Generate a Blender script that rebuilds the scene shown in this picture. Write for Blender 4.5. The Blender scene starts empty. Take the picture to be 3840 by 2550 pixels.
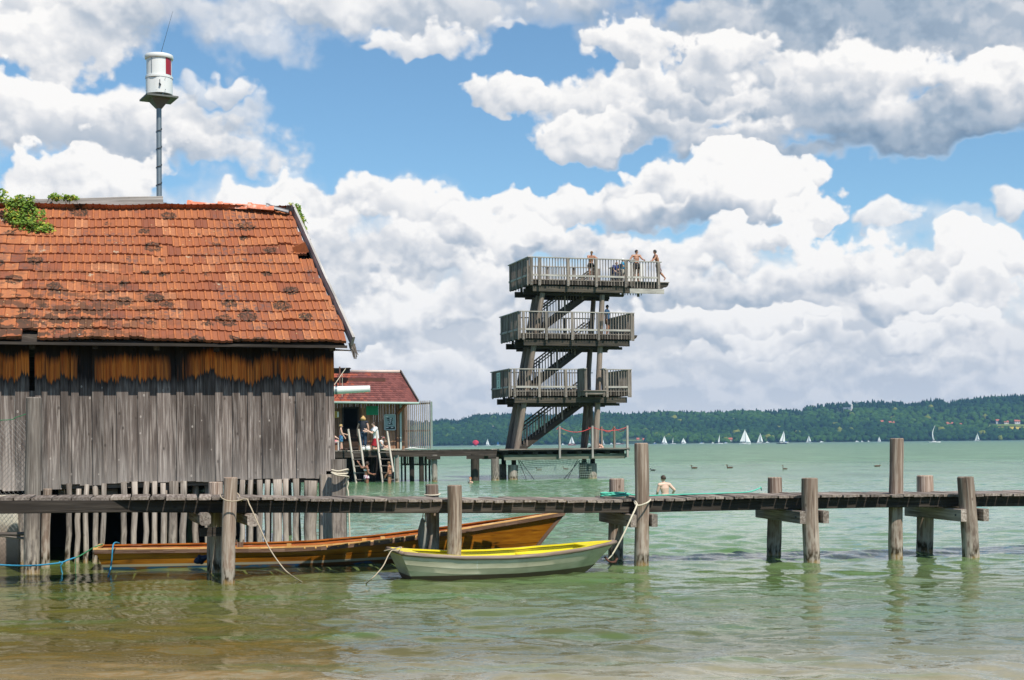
import bpy, math, random
import numpy as np
from mathutils import Vector, Matrix
random.seed(7); rng = np.random.default_rng(11)
R = math.radians; PI = math.pi
SC = bpy.context.scene; COL = SC.collection
# ---------------------------------------------------------------- camera geometry
F = 3840*50/36.0; HC = 1.85; ROLL = 0.0096; PY = 1666.0
cr, sr = math.cos(ROLL), math.sin(ROLL)
def uv(px, py):
    a, b = px-1920, PY-py
    return a*cr+b*sr, -a*sr+b*cr
def at(px, py, D):
    u, v = uv(px, py)
    return Vector((u/F*D, D, HC+v/F*D))
def wat(px, py, z=0.0):
    u, v = uv(px, py)
    D = (HC-z)*F/(-v)
    return Vector((u/F*D, D, z))
def xz(px, D, z):           # point of the vertical line seen at column px at distance D and height z
    v = (z-HC)/D*F
    u = ((px-1920)+v*sr)/cr
    return Vector((u/F*D, D, z))
cam = bpy.data.cameras.new("camera"); camo = bpy.data.objects.new("camera", cam); COL.objects.link(camo)
cam.lens = 50; cam.sensor_width = 36; cam.shift_y = (PY-1275)/3840; cam.clip_start = 0.1; cam.clip_end = 20000
camo.matrix_world = Matrix.Translation((0,0,HC)) @ Matrix.Rotation(R(90),4,'X') @ Matrix.Rotation(-ROLL,4,'Z')
SC.camera = camo
# ---------------------------------------------------------------- objects
def tag(o, label=None, cat=None, group=None, kind=None):
    if label: o["label"] = label
    if cat: o["category"] = cat
    if group: o["group"] = group
    if kind: o["kind"] = kind
    return o
def empty(name, loc, label=None, cat=None, group=None, rz=0.0):
    o = bpy.data.objects.new(name, None); COL.objects.link(o)
    o.location = loc; o.rotation_euler = (0,0,rz); o.empty_display_size = 0.2
    return tag(o, label, cat, group)
def orgin(o):               # world matrix of a chain of located objects
    m = Matrix.Identity(4)
    while o is not None:
        l = Matrix.Translation(o.location) @ o.rotation_euler.to_matrix().to_4x4()
        m = l @ m; o = o.parent
    return m
def copy_tree(o, parent=None):
    c = o.copy(); COL.objects.link(c)
    if parent is not None: c.parent = parent
    for ch in list(o.children): copy_tree(ch, c)
    return c
class MB:
    """collects boxes, bars, tubes; build() links them as one mesh. world=True: coordinates are world ones."""
    def __init__(s): s.v=[]; s.f=[]; s.g=[]; s.c=[]; s.mi=[]; s.m=0
    def add(s, vs, fs, gc=None, rnd=None):
        b=len(s.v); s.v += [tuple(p) for p in vs]
        s.f += [tuple(i+b for i in f) for f in fs]; s.mi += [s.m]*len(fs)
        if gc is None: gc=[tuple(p) for p in vs]
        if rnd is None: rnd=random.random()
        s.g += [tuple(q) for q in gc]; s.c += [rnd]*len(vs)
    def bar(s, a, b, w, h, up=(0,0,1), rnd=None, bev=0.0, roll=0.0, w2=None, h2=None, seg=1, warp=0.0):
        """rectangular bar from a to b; w across, h along up"""
        a=Vector(a); b=Vector(b); d=(b-a); L=d.length
        if L<1e-4: return s
        d=d/L
        up=Vector(up); side=d.cross(up)
        if side.length<1e-5: side=d.cross(Vector((0,1,0)))
        side.normalize(); upn=side.cross(d).normalized()
        w2=w if w2 is None else w2; h2=h if h2 is None else h2
        vs=[];gc=[];o=Vector((random.uniform(0,40),random.uniform(0,9),random.uniform(0,9)))
        prof=[(-1,-1),(1,-1),(1,1),(-1,1)]
        if bev>0:
            bx=bev/w*2; bh=bev/h*2
            prof=[(-1,-1+bh),(-1+bx,-1),(1-bx,-1),(1,-1+bh),(1,1-bh),(1-bx,1),(-1+bx,1),(-1,1-bh)]
        n=len(prof)
        for k in range(seg+1):
            t=k/seg; p=a+d*(L*t); ww=w+(w2-w)*t; hh=h+(h2-h)*t
            if warp and 0<k<seg: p=p+side*random.uniform(-warp,warp)+upn*random.uniform(-warp,warp)
            for (x,y) in prof:
                vs.append(p+side*(x*ww/2)+upn*(y*hh/2)); gc.append(o+Vector((t*L,x*ww/2,y*hh/2)))
        fs=[]
        for k in range(seg):
            for i in range(n):
                j=(i+1)%n; fs.append((k*n+i,k*n+j,(k+1)*n+j,(k+1)*n+i))
        fs.append(tuple(reversed(range(n)))); fs.append(tuple(range(seg*n,seg*n+n)))
        s.add(vs,fs,gc,rnd); return s
    def box(s, c, sx, sy, sz, rz=0.0, rnd=None, bev=0.0):
        c=Vector(c); d=Vector((math.cos(rz),math.sin(rz),0))
        return s.bar(c-d*sx/2, c+d*sx/2, sy, sz, rnd=rnd, bev=bev)
    def tube(s, pts, rad, n=8, cap=True, jit=0.0, rnd=None, side=None, ry=None):
        pts=[Vector(p) for p in pts]; m=len(pts)
        if not hasattr(rad,'__len__'): rad=[rad]*m
        if ry is None: ry=rad
        vs=[];gc=[];o=Vector((random.uniform(0,40),random.uniform(0,9),random.uniform(0,9)))
        d0=(pts[1]-pts[0]).normalized()
        ref=Vector(side) if side else (Vector((1,0,0)) if abs(d0.x)<.8 else Vector((0,0,1)))
        L=0; 
        for k in range(m):
            if k==0: d=pts[1]-pts[0]
            elif k==m-1: d=pts[-1]-pts[-2]
            else: d=(pts[k+1]-pts[k-1])
            if d.length<1e-9: d=d0.copy()
            d.normalize(); sd=(ref-d*ref.dot(d))
            if sd.length<1e-4: sd=d.orthogonal()
            sd.normalize(); up=d.cross(sd); ref=sd if not side else Vector(side)
            if k: L+=(pts[k]-pts[k-1]).length
            for i in range(n):
                a=2*PI*i/n; q=1+(random.uniform(-jit,jit) if jit else 0)
                vs.append(pts[k]+sd*(math.cos(a)*rad[k]*q)+up*(math.sin(a)*ry[k]*q))
                gc.append(o+Vector((L,math.cos(a)*rad[k],math.sin(a)*rad[k])))
        fs=[]
        for k in range(m-1):
            for i in range(n):
                j=(i+1)%n; fs.append((k*n+i,k*n+j,(k+1)*n+j,(k+1)*n+i))
        if cap: fs.append(tuple(reversed(range(n)))); fs.append(tuple(range((m-1)*n,m*n)))
        s.add(vs,fs,gc,rnd); return s
    def cap(s, a, b, ra, rb, n=10, wide=1.0, side=(1,0,0)):
        """tapered capsule"""
        a=Vector(a); b=Vector(b); d=b-a
        if d.length<1e-6: d=Vector((0,0,1e-4)); b=a+d
        dn=d.normalized(); ps=[];rs=[]
        for t in (1,.87,.5,0.0): ps.append(a-dn*ra*math.sin(t*PI/2)); rs.append(max(ra*math.cos(t*PI/2),ra*.03))
        for t in (0.0,.5,.87,1): ps.append(b+dn*rb*math.sin(t*PI/2)); rs.append(max(rb*math.cos(t*PI/2),rb*.03))
        return s.tube(ps,[r*wide for r in rs],n,side=side,ry=rs,rnd=.5)
    def ell(s, c, rx, ry, rz, n=12, m=8, rnd=None, rot=None, noise=0):
        vs=[];fs=[];c=Vector(c)
        for k in range(m+1):
            th=PI*k/m
            for i in range(n):
                ph=2*PI*i/n; q=1+(random.uniform(-noise,noise) if noise else 0)
                p=Vector((rx*math.sin(th)*math.cos(ph)*q, ry*math.sin(th)*math.sin(ph)*q, rz*math.cos(th)*q))
                if rot is not None: p=rot@p
                vs.append(c+p)
        for k in range(m):
            for i in range(n):
                j=(i+1)%n; fs.append((k*n+i,(k+1)*n+i,(k+1)*n+j,k*n+j))
        s.add(vs,fs,None,rnd); return s
    def lathe(s, c, prof, n=20, axis='z', rnd=None, a0=0, a1=2*PI):
        c=Vector(c); vs=[];fs=[];full=abs(a1-a0-2*PI)<1e-6; N=n if full else n+1
        for (r,z) in prof:
            for i in range(N):
                a=a0+(a1-a0)*i/n; vs.append(c+Vector((r*math.cos(a),r*math.sin(a),z)))
        for k in range(len(prof)-1):
            for i in range(n):
                j=(i+1)%N; fs.append((k*N+i,k*N+j,(k+1)*N+j,(k+1)*N+i))
        s.add(vs,fs,None,rnd); return s
    def poly(s, pts, thick, nrm, rnd=None):
        nrm=Vector(nrm).normalized(); a=[Vector(p)+nrm*thick/2 for p in pts]; b=[Vector(p)-nrm*thick/2 for p in pts]; n=len(pts)
        s.add(a+b,[tuple(range(n)),tuple(reversed(range(n,2*n)))]+[(i,i+n,(i+1)%n+n,(i+1)%n) for i in range(n)],None,rnd); return s
    def build(s, name, mat, parent=None, world=True, smooth=False, auto=None):
        me=bpy.data.meshes.new(name); V=s.v
        if parent is not None and world:
            mi=orgin(parent).inverted(); V=[tuple(mi@Vector(p)) for p in V]
        me.from_pydata(V,[],s.f)
        at_=me.attributes.new("gc",'FLOAT_VECTOR','POINT'); at_.data.foreach_set("vector",np.array(s.g,dtype=np.float32).ravel())
        at2=me.attributes.new("rnd",'FLOAT','POINT'); at2.data.foreach_set("value",np.array(s.c,dtype=np.float32))
        for mm in (mat if isinstance(mat,(list,tuple)) else [mat]): me.materials.append(mm)
        me.polygons.foreach_set("material_index",s.mi)
        if smooth: me.polygons.foreach_set("use_smooth",[True]*len(s.f))
        me.update()
        import bmesh
        bm=bmesh.new(); bm.from_mesh(me); bmesh.ops.recalc_face_normals(bm,faces=bm.faces); bm.to_mesh(me); bm.free()
        if auto is not None: me.set_sharp_from_angle(angle=R(auto))
        o=bpy.data.objects.new(name,me); COL.objects.link(o)
        if parent is not None: o.parent=parent
        return o
def curve_pts(P, n=8):
    """Catmull-Rom through points"""
    P=[Vector(p) for p in P]; Q=[P[0]*2-P[1]]+P+[P[-1]*2-P[-2]]; out=[]
    for i in range(1,len(Q)-2):
        for k in range(n):
            t=k/n; a,b,c,d=Q[i-1:i+3]
            out.append(.5*((2*b)+(c-a)*t+(2*a-5*b+4*c-d)*t*t+(-a+3*b-3*c+d)*t**3))
    out.append(P[-1]); return out
# ---------------------------------------------------------------- material helpers
class NT:
    def __init__(s, tree): s.t=tree; s.n=tree.nodes; s.l=tree.links
    def node(s, typ, ins=None, **kw):
        n=s.n.new(typ)
        for k,v in kw.items(): setattr(n,k,v)
        for k,v in (ins or {}).items():
            sock=n.inputs[k]
            if isinstance(v, bpy.types.NodeSocket): s.l.new(v,sock)
            else: sock.default_value=v
        return n
    def math(s, op, a, b=0.0, c=None, clamp=False):
        n=s.n.new('ShaderNodeMath'); n.operation=op; n.use_clamp=clamp
        for i,v in enumerate([a,b]+([c] if c is not None else [])):
            if isinstance(v,bpy.types.NodeSocket): s.l.new(v,n.inputs[i])
            else: n.inputs[i].default_value=v
        return n.outputs[0]
    def vmath(s, op, a, b=(0,0,0)):
        n=s.n.new('ShaderNodeVectorMath'); n.operation=op
        for i,v in enumerate([a,b]):
            if isinstance(v,bpy.types.NodeSocket): s.l.new(v,n.inputs[i])
            elif op=='SCALE' and i==1:
                pass
            else: n.inputs[i].default_value=v
        if op=='SCALE':
            if isinstance(b,bpy.types.NodeSocket): s.l.new(b,n.inputs[3])
            else: n.inputs[3].default_value=b
        return n.outputs[0] if op not in('LENGTH','DOT_PRODUCT') else n.outputs[1]
    def mix(s, f, a, b, mode='MIX'):
        n=s.n.new('ShaderNodeMix'); n.data_type='RGBA'; n.blend_type=mode; n.clamp_factor=True
        for i,v in ((0,f),(6,a),(7,b)):
            if isinstance(v,bpy.types.NodeSocket): s.l.new(v,n.inputs[i])
            else: n.inputs[i].default_value=(v if i==0 else (tuple(v)+(1,))[:4])
        return n.outputs[2]
    def noise(s, vec, scale, detail=4, rough=.55, dist=0.0, w=None):
        n=s.node('ShaderNodeTexNoise',{'Vector':vec,'Scale':scale,'Detail':detail,'Roughness':rough,'Distortion':dist}); return n.outputs[0]
    def ramp(s, f, stops, interp='LINEAR'):
        n=s.n.new('ShaderNodeValToRGB'); n.color_ramp.interpolation=interp; e=n.color_ramp.elements
        while len(e)<len(stops): e.new(0.5)
        for i,(p,c) in enumerate(stops):
            e[i].position=p
            if not hasattr(c,'__len__'): c=(c,c,c)
            e[i].color=(tuple(c)+(1,))[:4]
        s.l.new(f,n.inputs[0]); return n.outputs[0]
    def mr(s, v, a, b, c=0.0, d=1.0, smooth=False):
        n=s.n.new('ShaderNodeMapRange'); n.clamp=True
        if smooth: n.interpolation_type='SMOOTHSTEP'
        s.l.new(v,n.inputs[0])
        for i,x in enumerate((a,b,c,d)):
            if isinstance(x,bpy.types.NodeSocket): s.l.new(x,n.inputs[i+1])
            else: n.inputs[i+1].default_value=x
        return n.outputs[0]
    def scale(s, vec, sc):
        return s.vmath('MULTIPLY',vec,sc)
    def attr(s, name, vec=False):
        n=s.node('ShaderNodeAttribute',attribute_name=name); return n.outputs['Vector'] if vec else n.outputs['Fac']
    def sep(s, vec):
        n=s.node('ShaderNodeSeparateXYZ',{0:vec}); return n.outputs
    def comb(s, x, y, z):
        n=s.n.new('ShaderNodeCombineXYZ')
        for i,v in enumerate((x,y,z)):
            if isinstance(v,bpy.types.NodeSocket): s.l.new(v,n.inputs[i])
            else: n.inputs[i].default_value=v
        return n.outputs[0]
    def pos(s): return s.node('ShaderNodeNewGeometry').outputs['Position']
def material(name):
    m=bpy.data.materials.new(name); m.use_nodes=True; t=m.node_tree; t.nodes.clear(); T=NT(t)
    b=T.node('ShaderNodeBsdfPrincipled'); o=T.node('ShaderNodeOutputMaterial'); t.links.new(b.outputs[0],o.inputs[0])
    return m,T,b
def setc(T,b,col=None,rough=None,bump=None,bs=.5,bd=.01,**kw):
    def put(k,v):
        if isinstance(v,bpy.types.NodeSocket): T.l.new(v,b.inputs[k])
        else: b.inputs[k].default_value=(tuple(v)+(1,))[:4] if hasattr(v,'__len__') else v
    if col is not None: put('Base Color',col)
    if rough is not None: put('Roughness',rough)
    for k,v in kw.items(): put(k.replace('_',' '),v)
    if bump is not None:
        n=T.node('ShaderNodeBump',{'Height':bump,'Strength':bs,'Distance':bd}); T.l.new(n.outputs[0],b.inputs['Normal'])
def plain(name,col,rough=.6,var=.15,metal=0.0,scale=6.0):
    m,T,b=material(name); n=T.noise(T.pos(),scale,4)
    c=T.mix(n,[x*(1-var) for x in col],[min(1,x*(1+var)) for x in col])
    setc(T,b,c,rough,Metallic=metal); return m
def wood(name, dark, mid, light, grain=1.0, rough=.85, stain_shade=None, water=False, crack=.5, var=.35, bs=.6, knots=True):
    m,T,b=material(name); g=T.attr('gc',True); rn=T.attr('rnd')
    fine=T.noise(T.scale(g,(1.6*grain,38*grain,38*grain)),1.0,6,.62,.25)
    med=T.noise(T.scale(g,(.7*grain,9*grain,9*grain)),1.0,4,.6,.4)
    big=T.noise(T.scale(g,(1.0,2.5,2.5)),1.0,3)
    c=T.mix(T.mr(med,.3,.7),dark,mid)
    c=T.mix(T.mr(fine,.46,.72),c,light)
    k=T.math('ADD',T.math('MULTIPLY',T.math('SUBTRACT',rn,.5),var*2),T.math('MULTIPLY',T.math('SUBTRACT',big,.5),.9))
    c=T.mix(1.0,c,T.comb(*[T.math('ADD',1.0,k)]*3),'MULTIPLY')
    ck=T.noise(T.scale(g,(.9*grain,30*grain,30*grain)),1.0,3,.5,.1)
    ckm=T.mr(ck,.30,.37,1.0,0.0); c=T.mix(T.math('MULTIPLY',ckm,crack),c,[x*.18 for x in dark])
    h=T.math('SUBTRACT',fine,T.math('MULTIPLY',ckm,.6))
    if knots:
        vn=T.node('ShaderNodeTexVoronoi',{'Vector':T.scale(g,(3.2,5,5)),'Scale':1.0,'Randomness':1.0}); kd=vn.outputs[0]
        km=T.mr(kd,.05,.12,1.0,0.0); c=T.mix(T.math('MULTIPLY',km,.7),c,[x*.5 for x in dark])
    if water:
        z=T.sep(T.pos())[2]; zn=T.math('ADD',z,T.math('MULTIPLY',T.math('SUBTRACT',T.noise(T.pos(),9.0,4),.5),.16))
        c=T.mix(T.mr(zn,.15,.22,1.0,0.0),c,(.045,.030,.014))
        c=T.mix(T.mr(zn,.03,.08,1.0,0.0),c,(.26,.17,.07))
        bl=T.mr(zn,.2,.95,1.0,0.0); w=T.noise(T.scale(g,(6,20,20)),1.0,3)
        c=T.mix(T.math('MULTIPLY',T.math('MULTIPLY',bl,T.mr(w,.42,.58)),.7),c,(.50,.44,.37))
    if stain_shade: c=stain_shade(T,c,g,rn)
    setc(T,b,c,rough,bump=h,bs=bs,bd=.012,Specular_IOR_Level=.3)
    return m
GREY = wood('weathered_grey_wood',(.095,.078,.068),(.17,.145,.127),(.28,.25,.222))
POST = wood('weathered_post_wood',(.15,.10,.073),(.28,.205,.158),(.52,.44,.37),water=True,crack=.6,grain=.8)
PILE = wood('pale_pile_wood',(.17,.14,.118),(.30,.26,.225),(.50,.45,.40),water=True,crack=.4)
PLANK = wood('deck_plank_wood',(.13,.10,.082),(.26,.215,.185),(.44,.385,.34),crack=.5,grain=.8)
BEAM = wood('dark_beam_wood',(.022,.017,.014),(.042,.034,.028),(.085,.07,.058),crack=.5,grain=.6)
TOWER = wood('tower_wood',(.13,.105,.088),(.235,.198,.172),(.40,.35,.31),crack=.3,grain=.7,var=.25)
TOWERP = wood('tower_pole_wood',(.14,.112,.09),(.24,.19,.155),(.37,.30,.25),crack=.3,grain=.7,var=.2)
BROWN = wood('brown_cladding_wood',(.16,.08,.045),(.28,.15,.085),(.45,.28,.18),crack=.3,grain=.7)
PALE = wood('pale_ladder_wood',(.42,.36,.30),(.60,.53,.46),(.75,.68,.6),crack=.2,grain=1.0,knots=False)
GBEAM = wood('greenish_beam_wood',(.12,.125,.095),(.20,.215,.165),(.30,.32,.25),crack=.3,grain=.6)
PIER = wood('pier_timber',(.14,.12,.10),(.22,.195,.17),(.33,.3,.27),water=True,crack=.3,grain=.6)
def wall_stain_shade(T,c,g,rn):
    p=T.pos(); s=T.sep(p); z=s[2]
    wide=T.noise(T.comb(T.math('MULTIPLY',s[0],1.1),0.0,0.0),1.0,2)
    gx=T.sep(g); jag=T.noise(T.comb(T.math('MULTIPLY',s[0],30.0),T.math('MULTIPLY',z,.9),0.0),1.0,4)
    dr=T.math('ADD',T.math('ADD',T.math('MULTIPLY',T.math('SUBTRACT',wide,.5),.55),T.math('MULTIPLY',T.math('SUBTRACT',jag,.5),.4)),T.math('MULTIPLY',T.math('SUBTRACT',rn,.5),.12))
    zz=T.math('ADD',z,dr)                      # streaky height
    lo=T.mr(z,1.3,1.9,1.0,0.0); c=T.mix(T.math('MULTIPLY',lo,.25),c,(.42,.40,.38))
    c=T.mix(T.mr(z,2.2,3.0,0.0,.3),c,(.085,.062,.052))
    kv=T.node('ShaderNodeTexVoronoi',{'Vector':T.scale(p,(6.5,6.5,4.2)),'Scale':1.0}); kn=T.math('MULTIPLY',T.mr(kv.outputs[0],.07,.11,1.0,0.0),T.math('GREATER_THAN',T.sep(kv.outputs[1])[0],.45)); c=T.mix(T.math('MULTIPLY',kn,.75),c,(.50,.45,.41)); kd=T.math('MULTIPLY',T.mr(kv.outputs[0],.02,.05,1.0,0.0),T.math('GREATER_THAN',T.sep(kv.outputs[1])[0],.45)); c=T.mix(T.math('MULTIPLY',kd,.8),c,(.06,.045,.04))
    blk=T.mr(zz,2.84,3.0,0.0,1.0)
    c=T.mix(T.math('MULTIPLY',blk,.93),c,(.010,.008,.008))  # black top band: dark stain plus the eave's shadow painted into the boards
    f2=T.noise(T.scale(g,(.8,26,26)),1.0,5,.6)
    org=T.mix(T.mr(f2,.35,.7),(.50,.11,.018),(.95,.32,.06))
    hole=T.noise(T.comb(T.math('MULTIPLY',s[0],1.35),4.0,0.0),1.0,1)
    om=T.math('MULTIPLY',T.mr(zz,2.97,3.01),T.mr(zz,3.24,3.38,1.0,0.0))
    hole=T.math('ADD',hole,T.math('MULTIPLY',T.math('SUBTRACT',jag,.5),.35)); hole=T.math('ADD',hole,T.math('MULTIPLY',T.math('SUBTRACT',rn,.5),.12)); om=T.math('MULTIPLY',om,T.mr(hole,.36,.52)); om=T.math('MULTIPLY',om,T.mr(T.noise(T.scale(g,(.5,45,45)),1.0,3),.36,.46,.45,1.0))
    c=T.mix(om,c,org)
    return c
WALL = wood('shed_wall_boards',(.075,.058,.050),(.165,.136,.122),(.40,.355,.325),crack=.65,stain_shade=wall_stain_shade,var=.5)
def m_tile():
    m,T,b=material('clay_roof_tiles'); rn=T.attr('rnd'); p=T.pos(); s=T.sep(p); g=T.attr('gc',True)
    c=T.ramp(rn,[(0,(.25,.080,.040)),(.3,(.39,.125,.05)),(.7,(.49,.175,.065)),(1,(.57,.24,.11))])
    pan=T.mr(T.sep(g)[2],.08,.40,1.0,0.0); c=T.mix(T.math('MULTIPLY',pan,.45),c,(.19,.075,.05))
    n=T.noise(T.scale(p,(22,22,5)),1.0,5,.65); c=T.mix(T.mr(n,.45,.75,0,.6),c,(.22,.075,.05))
    n2=T.noise(p,1.1,3); gm=T.math('MULTIPLY',T.mr(n2,.5,.62),T.mr(T.noise(T.scale(p,(14,14,14)),1.0,2),.45,.6))
    c=T.mix(T.math('MULTIPLY',T.math('MULTIPLY',gm,.8),T.math('MAXIMUM',pan,.3)),c,(.12,.08,.075))       # grey bloom in the pans
    # lichen: dark rings, more of them low on the left
    def rings(sc,thr0,thr1,off):
        q=T.vmath('ADD',p,off); q=T.vmath('ADD',q,T.vmath('SCALE',T.vmath('SUBTRACT',T.node('ShaderNodeTexNoise',{'Vector':p,'Scale':12.0,'Detail':3.0}).outputs[1],(.5,.5,.5)),.12))
        v=T.node('ShaderNodeTexVoronoi',{'Vector':q,'Scale':sc,'Randomness':1.0}); d=v.outputs[0]; col=v.outputs[1]
        r=T.sep(col)[0]
        return d,r,T.sep(col)[1]
    dens=T.math('ADD',T.mr(s[2],3.4,5.9,1.0,.42),T.mr(s[0],-7.5,-3.5,.25,-.08))
    d,r,r2=rings(2.1,0,0,(3,1,7))
    has=T.math('LESS_THAN',r,dens); rad=T.math('MULTIPLY_ADD',r2,.20,.20)
    inside=T.math('MULTIPLY',has,T.mr(T.math('DIVIDE',d,rad),.85,1.0,1.0,0.0))
    broken=T.mr(T.noise(p,26,4),.38,.5)
    core=T.mr(T.math('DIVIDE',d,rad),.15,.5,.35,1.0)
    c=T.mix(T.math('MULTIPLY',T.math('MULTIPLY',inside,T.math('MAXIMUM',broken,.35)),core),c,(.055,.036,.025))
    low=T.math('MULTIPLY',T.mr(s[0],-6.9,-5.0,1.0,0.0),T.mr(s[2],4.0,5.3,1.0,0.0))
    bl=T.mr(T.noise(T.scale(p,(1.6,1.6,2.6)),2.6,5,.6),T.mr(s[2],3.6,4.6,.46,.52),T.mr(s[2],3.6,4.6,.49,.56)); c=T.mix(T.math('MULTIPLY',T.math('MULTIPLY',bl,low),.88),c,(.075,.045,.03))
    # pale lichen
    d,r,r2=rings(3.3,0,0,(9,4,2)); pal=T.math('LESS_THAN',r,T.mr(s[0],-8.5,-4.5,.42,.08)); rad=T.math('MULTIPLY_ADD',r2,.16,.06)
    q=T.math('DIVIDE',d,rad); ins=T.math('MULTIPLY',pal,T.mr(q,.85,1.0,1.0,0.0))
    ins=T.math('MULTIPLY',ins,T.math('MULTIPLY',T.mr(T.noise(p,40,3),.42,.52),T.mr(s[2],4.0,4.6,.15,1.0)))
    c=T.mix(T.math('MULTIPLY',ins,.8),c,(.42,.37,.27))
    v=T.node('ShaderNodeTexVoronoi',{'Vector':p,'Scale':11.0}); sp=T.math('MULTIPLY',T.math('LESS_THAN',v.outputs[0],.12),T.math('GREATER_THAN',T.sep(v.outputs[1])[0],.78))
    c=T.mix(T.math('MULTIPLY',sp,.8),c,(.55,.45,.22))
    setc(T,b,c,.8,bump=T.math('ADD',n,T.math('MULTIPLY',inside,.6)),bs=.35,bd=.01,Specular_IOR_Level=.25); return m
TILE=m_tile()
def m_capt():
    m,T,b=material('terracotta_ridge_cap'); p=T.pos(); n=T.noise(p,9,5); c=T.ramp(n,[(.3,(.50,.14,.07)),(.52,(.62,.2,.11)),(.66,(.72,.45,.36))])
    setc(T,b,c,.75,bump=n,bs=.2); return m
CAPT=m_capt()
def m_darktile():
    m,T,b=material('bathhouse_roof_tiles'); p=T.pos(); s=T.sep(p); rn=T.attr('rnd')
    x=T.math('ADD',s[0],T.math('MULTIPLY',T.noise(p,1.3,3),3.0)); 
    c=T.mix(T.mr(rn,.1,.9),(.14,.045,.04),(.22,.075,.065)); o=T.mix(rn,(.42,.10,.05),(.30,.075,.045))
    f=T.math('ADD',T.mr(x,-8.2,-5.6,.95,0.0),T.math('MULTIPLY',T.math('SUBTRACT',rn,.5),.9)); c=T.mix(T.mr(f,.4,.6),c,o)
    setc(T,b,c,.7); return m
DTILE=m_darktile()
WHITE=plain('white_paint',(.78,.78,.76),.35,.06)
WHITEM=plain('white_metal_housing',(.74,.76,.76),.35,.08,scale=3)
CREAM=plain('cream_rope',(.62,.56,.44),.9,.25,scale=60)
RED=plain('red_glazing',(.33,.02,.03),.25,.1)
STEEL=plain('galvanised_steel',(.22,.26,.29),.5,.2,.6)
DSTEEL=plain('dark_steel',(.06,.065,.07),.5,.3,.5)
GREYCAP=plain('grey_ridge_cap_metal',(.16,.16,.17),.5,.2,.4)
RUST=plain('rusted_metal',(.11,.045,.03),.8,.3)
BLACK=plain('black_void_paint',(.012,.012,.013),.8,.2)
GREENB=plain('green_board',(.01,.28,.13),.6,.1)
TEAL=plain('teal_rope',(.10,.50,.36),.8,.2,scale=60)
BLUER=plain('blue_rope',(.03,.26,.45),.8,.3,scale=50)
GREENR=plain('green_rope',(.03,.2,.09),.8,.3,scale=50)
REDR=plain('red_rope',(.62,.07,.07),.8,.2)
TANR=plain('tan_rope',(.44,.36,.26),.9,.3,scale=60)
CONC=plain('stained_concrete',(.34,.30,.25),.9,.35,scale=4)
GUT=plain('pale_green_gutter',(.42,.53,.48),.5,.1)
NETM=plain('green_net_cord',(.16,.22,.18),.9,.2)
FENW=plain('fence_wire',(.20,.20,.20),.5,.2,.5)
SIGNM=plain('sign_mount_green',(.22,.42,.33),.5,.1)
DSIGN=plain('sign_dark_print',(.03,.045,.045),.6,.1)
PSIGN=plain('sign_panel_grey',(.30,.40,.39),.5,.1)
YEL=plain('ochre_panel',(.48,.30,.05),.6,.1)
FENDG=plain('grey_fender_rubber',(.27,.27,.25),.6,.2)
FENDB=plain('blue_fender_rubber',(.015,.03,.08),.5,.2)
OUTB=plain('outboard_cowl',(.05,.075,.09),.35,.2)
OUTG=plain('outboard_leg_green',(.045,.075,.065),.45,.3)
def m_leaf(name,a,b_,c_=None):
    m,T,b=material(name); rn=T.attr('rnd'); c=T.mix(rn,a,b_)
    if c_: c=T.mix(T.mr(rn,.8,.95),c,c_)
    setc(T,b,c,.55,Subsurface_Weight=0.0)
    t=T.node('ShaderNodeBsdfTranslucent',{'Color':c}); mx=T.node('ShaderNodeMixShader',{0:.3}); T.l.new(b.outputs[0],mx.inputs[1]); T.l.new(t.outputs[0],mx.inputs[2])
    T.l.new(mx.outputs[0],[n for n in T.n if n.type=='OUTPUT_MATERIAL'][0].inputs[0]); return m
LEAF=m_leaf('vine_leaves',(.09,.20,.015),(.26,.38,.04),(.48,.46,.05))
# ================================================================ light, sky with clouds
SUN=Vector((0.30,-0.50,0.81)).normalized()
EL=math.asin(SUN.z); AZ=math.atan2(SUN.x,SUN.y)
ld=bpy.data.lights.new("sun",'SUN'); ld.energy=5.0; ld.angle=R(.5); ld.color=(1.0,.93,.82)
lo=bpy.data.objects.new("sun",ld); COL.objects.link(lo); lo.rotation_euler=SUN.to_track_quat('Z','Y').to_euler(); lo.location=(0,0,50)
W=bpy.data.worlds.new("World"); SC.world=W; W.use_nodes=True; W.node_tree.nodes.clear(); T=NT(W.node_tree)
def azel(px,py):
    px*=3840/2361; py*=3840/2361
    u,v=uv(px,py); return math.atan(u/F), math.atan(v/math.hypot(F,u))
sky=T.node('ShaderNodeTexSky',sky_type='NISHITA'); sky.sun_disc=False; sky.sun_elevation=EL; sky.sun_rotation=AZ; sky.altitude=550; sky.air_density=1.0; sky.dust_density=.6; sky.ozone_density=2.0
d=T.vmath('NORMALIZE',T.node('ShaderNodeTexCoord').outputs['Generated']); s_=T.sep(d)
az=T.math('ARCTAN2',s_[0],s_[1]); el=T.math('ARCSINE',s_[2])
P2=T.comb(az,el,0.0)
PXA=1.0/ (F/1.6264)     # radians per view pixel
def warp(P,sc,amt):
    n=T.node('ShaderNodeTexNoise',{'Vector':P,'Scale':sc,'Detail':3.0,'Roughness':.6},noise_dimensions='2D'); return T.vmath('ADD',P,T.vmath('SCALE',T.vmath('SUBTRACT',n.outputs[1],(.5,.5,.5)),amt))
Pw=warp(P2,22.0,.05)
def n2d(P,sc,det,ro,di=0.0):
    return T.node('ShaderNodeTexNoise',{'Vector':P,'Scale':sc,'Detail':det,'Roughness':ro,'Distortion':di},noise_dimensions='2D').outputs[0]
Pv=warp(P2,60.0,.012)
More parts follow.
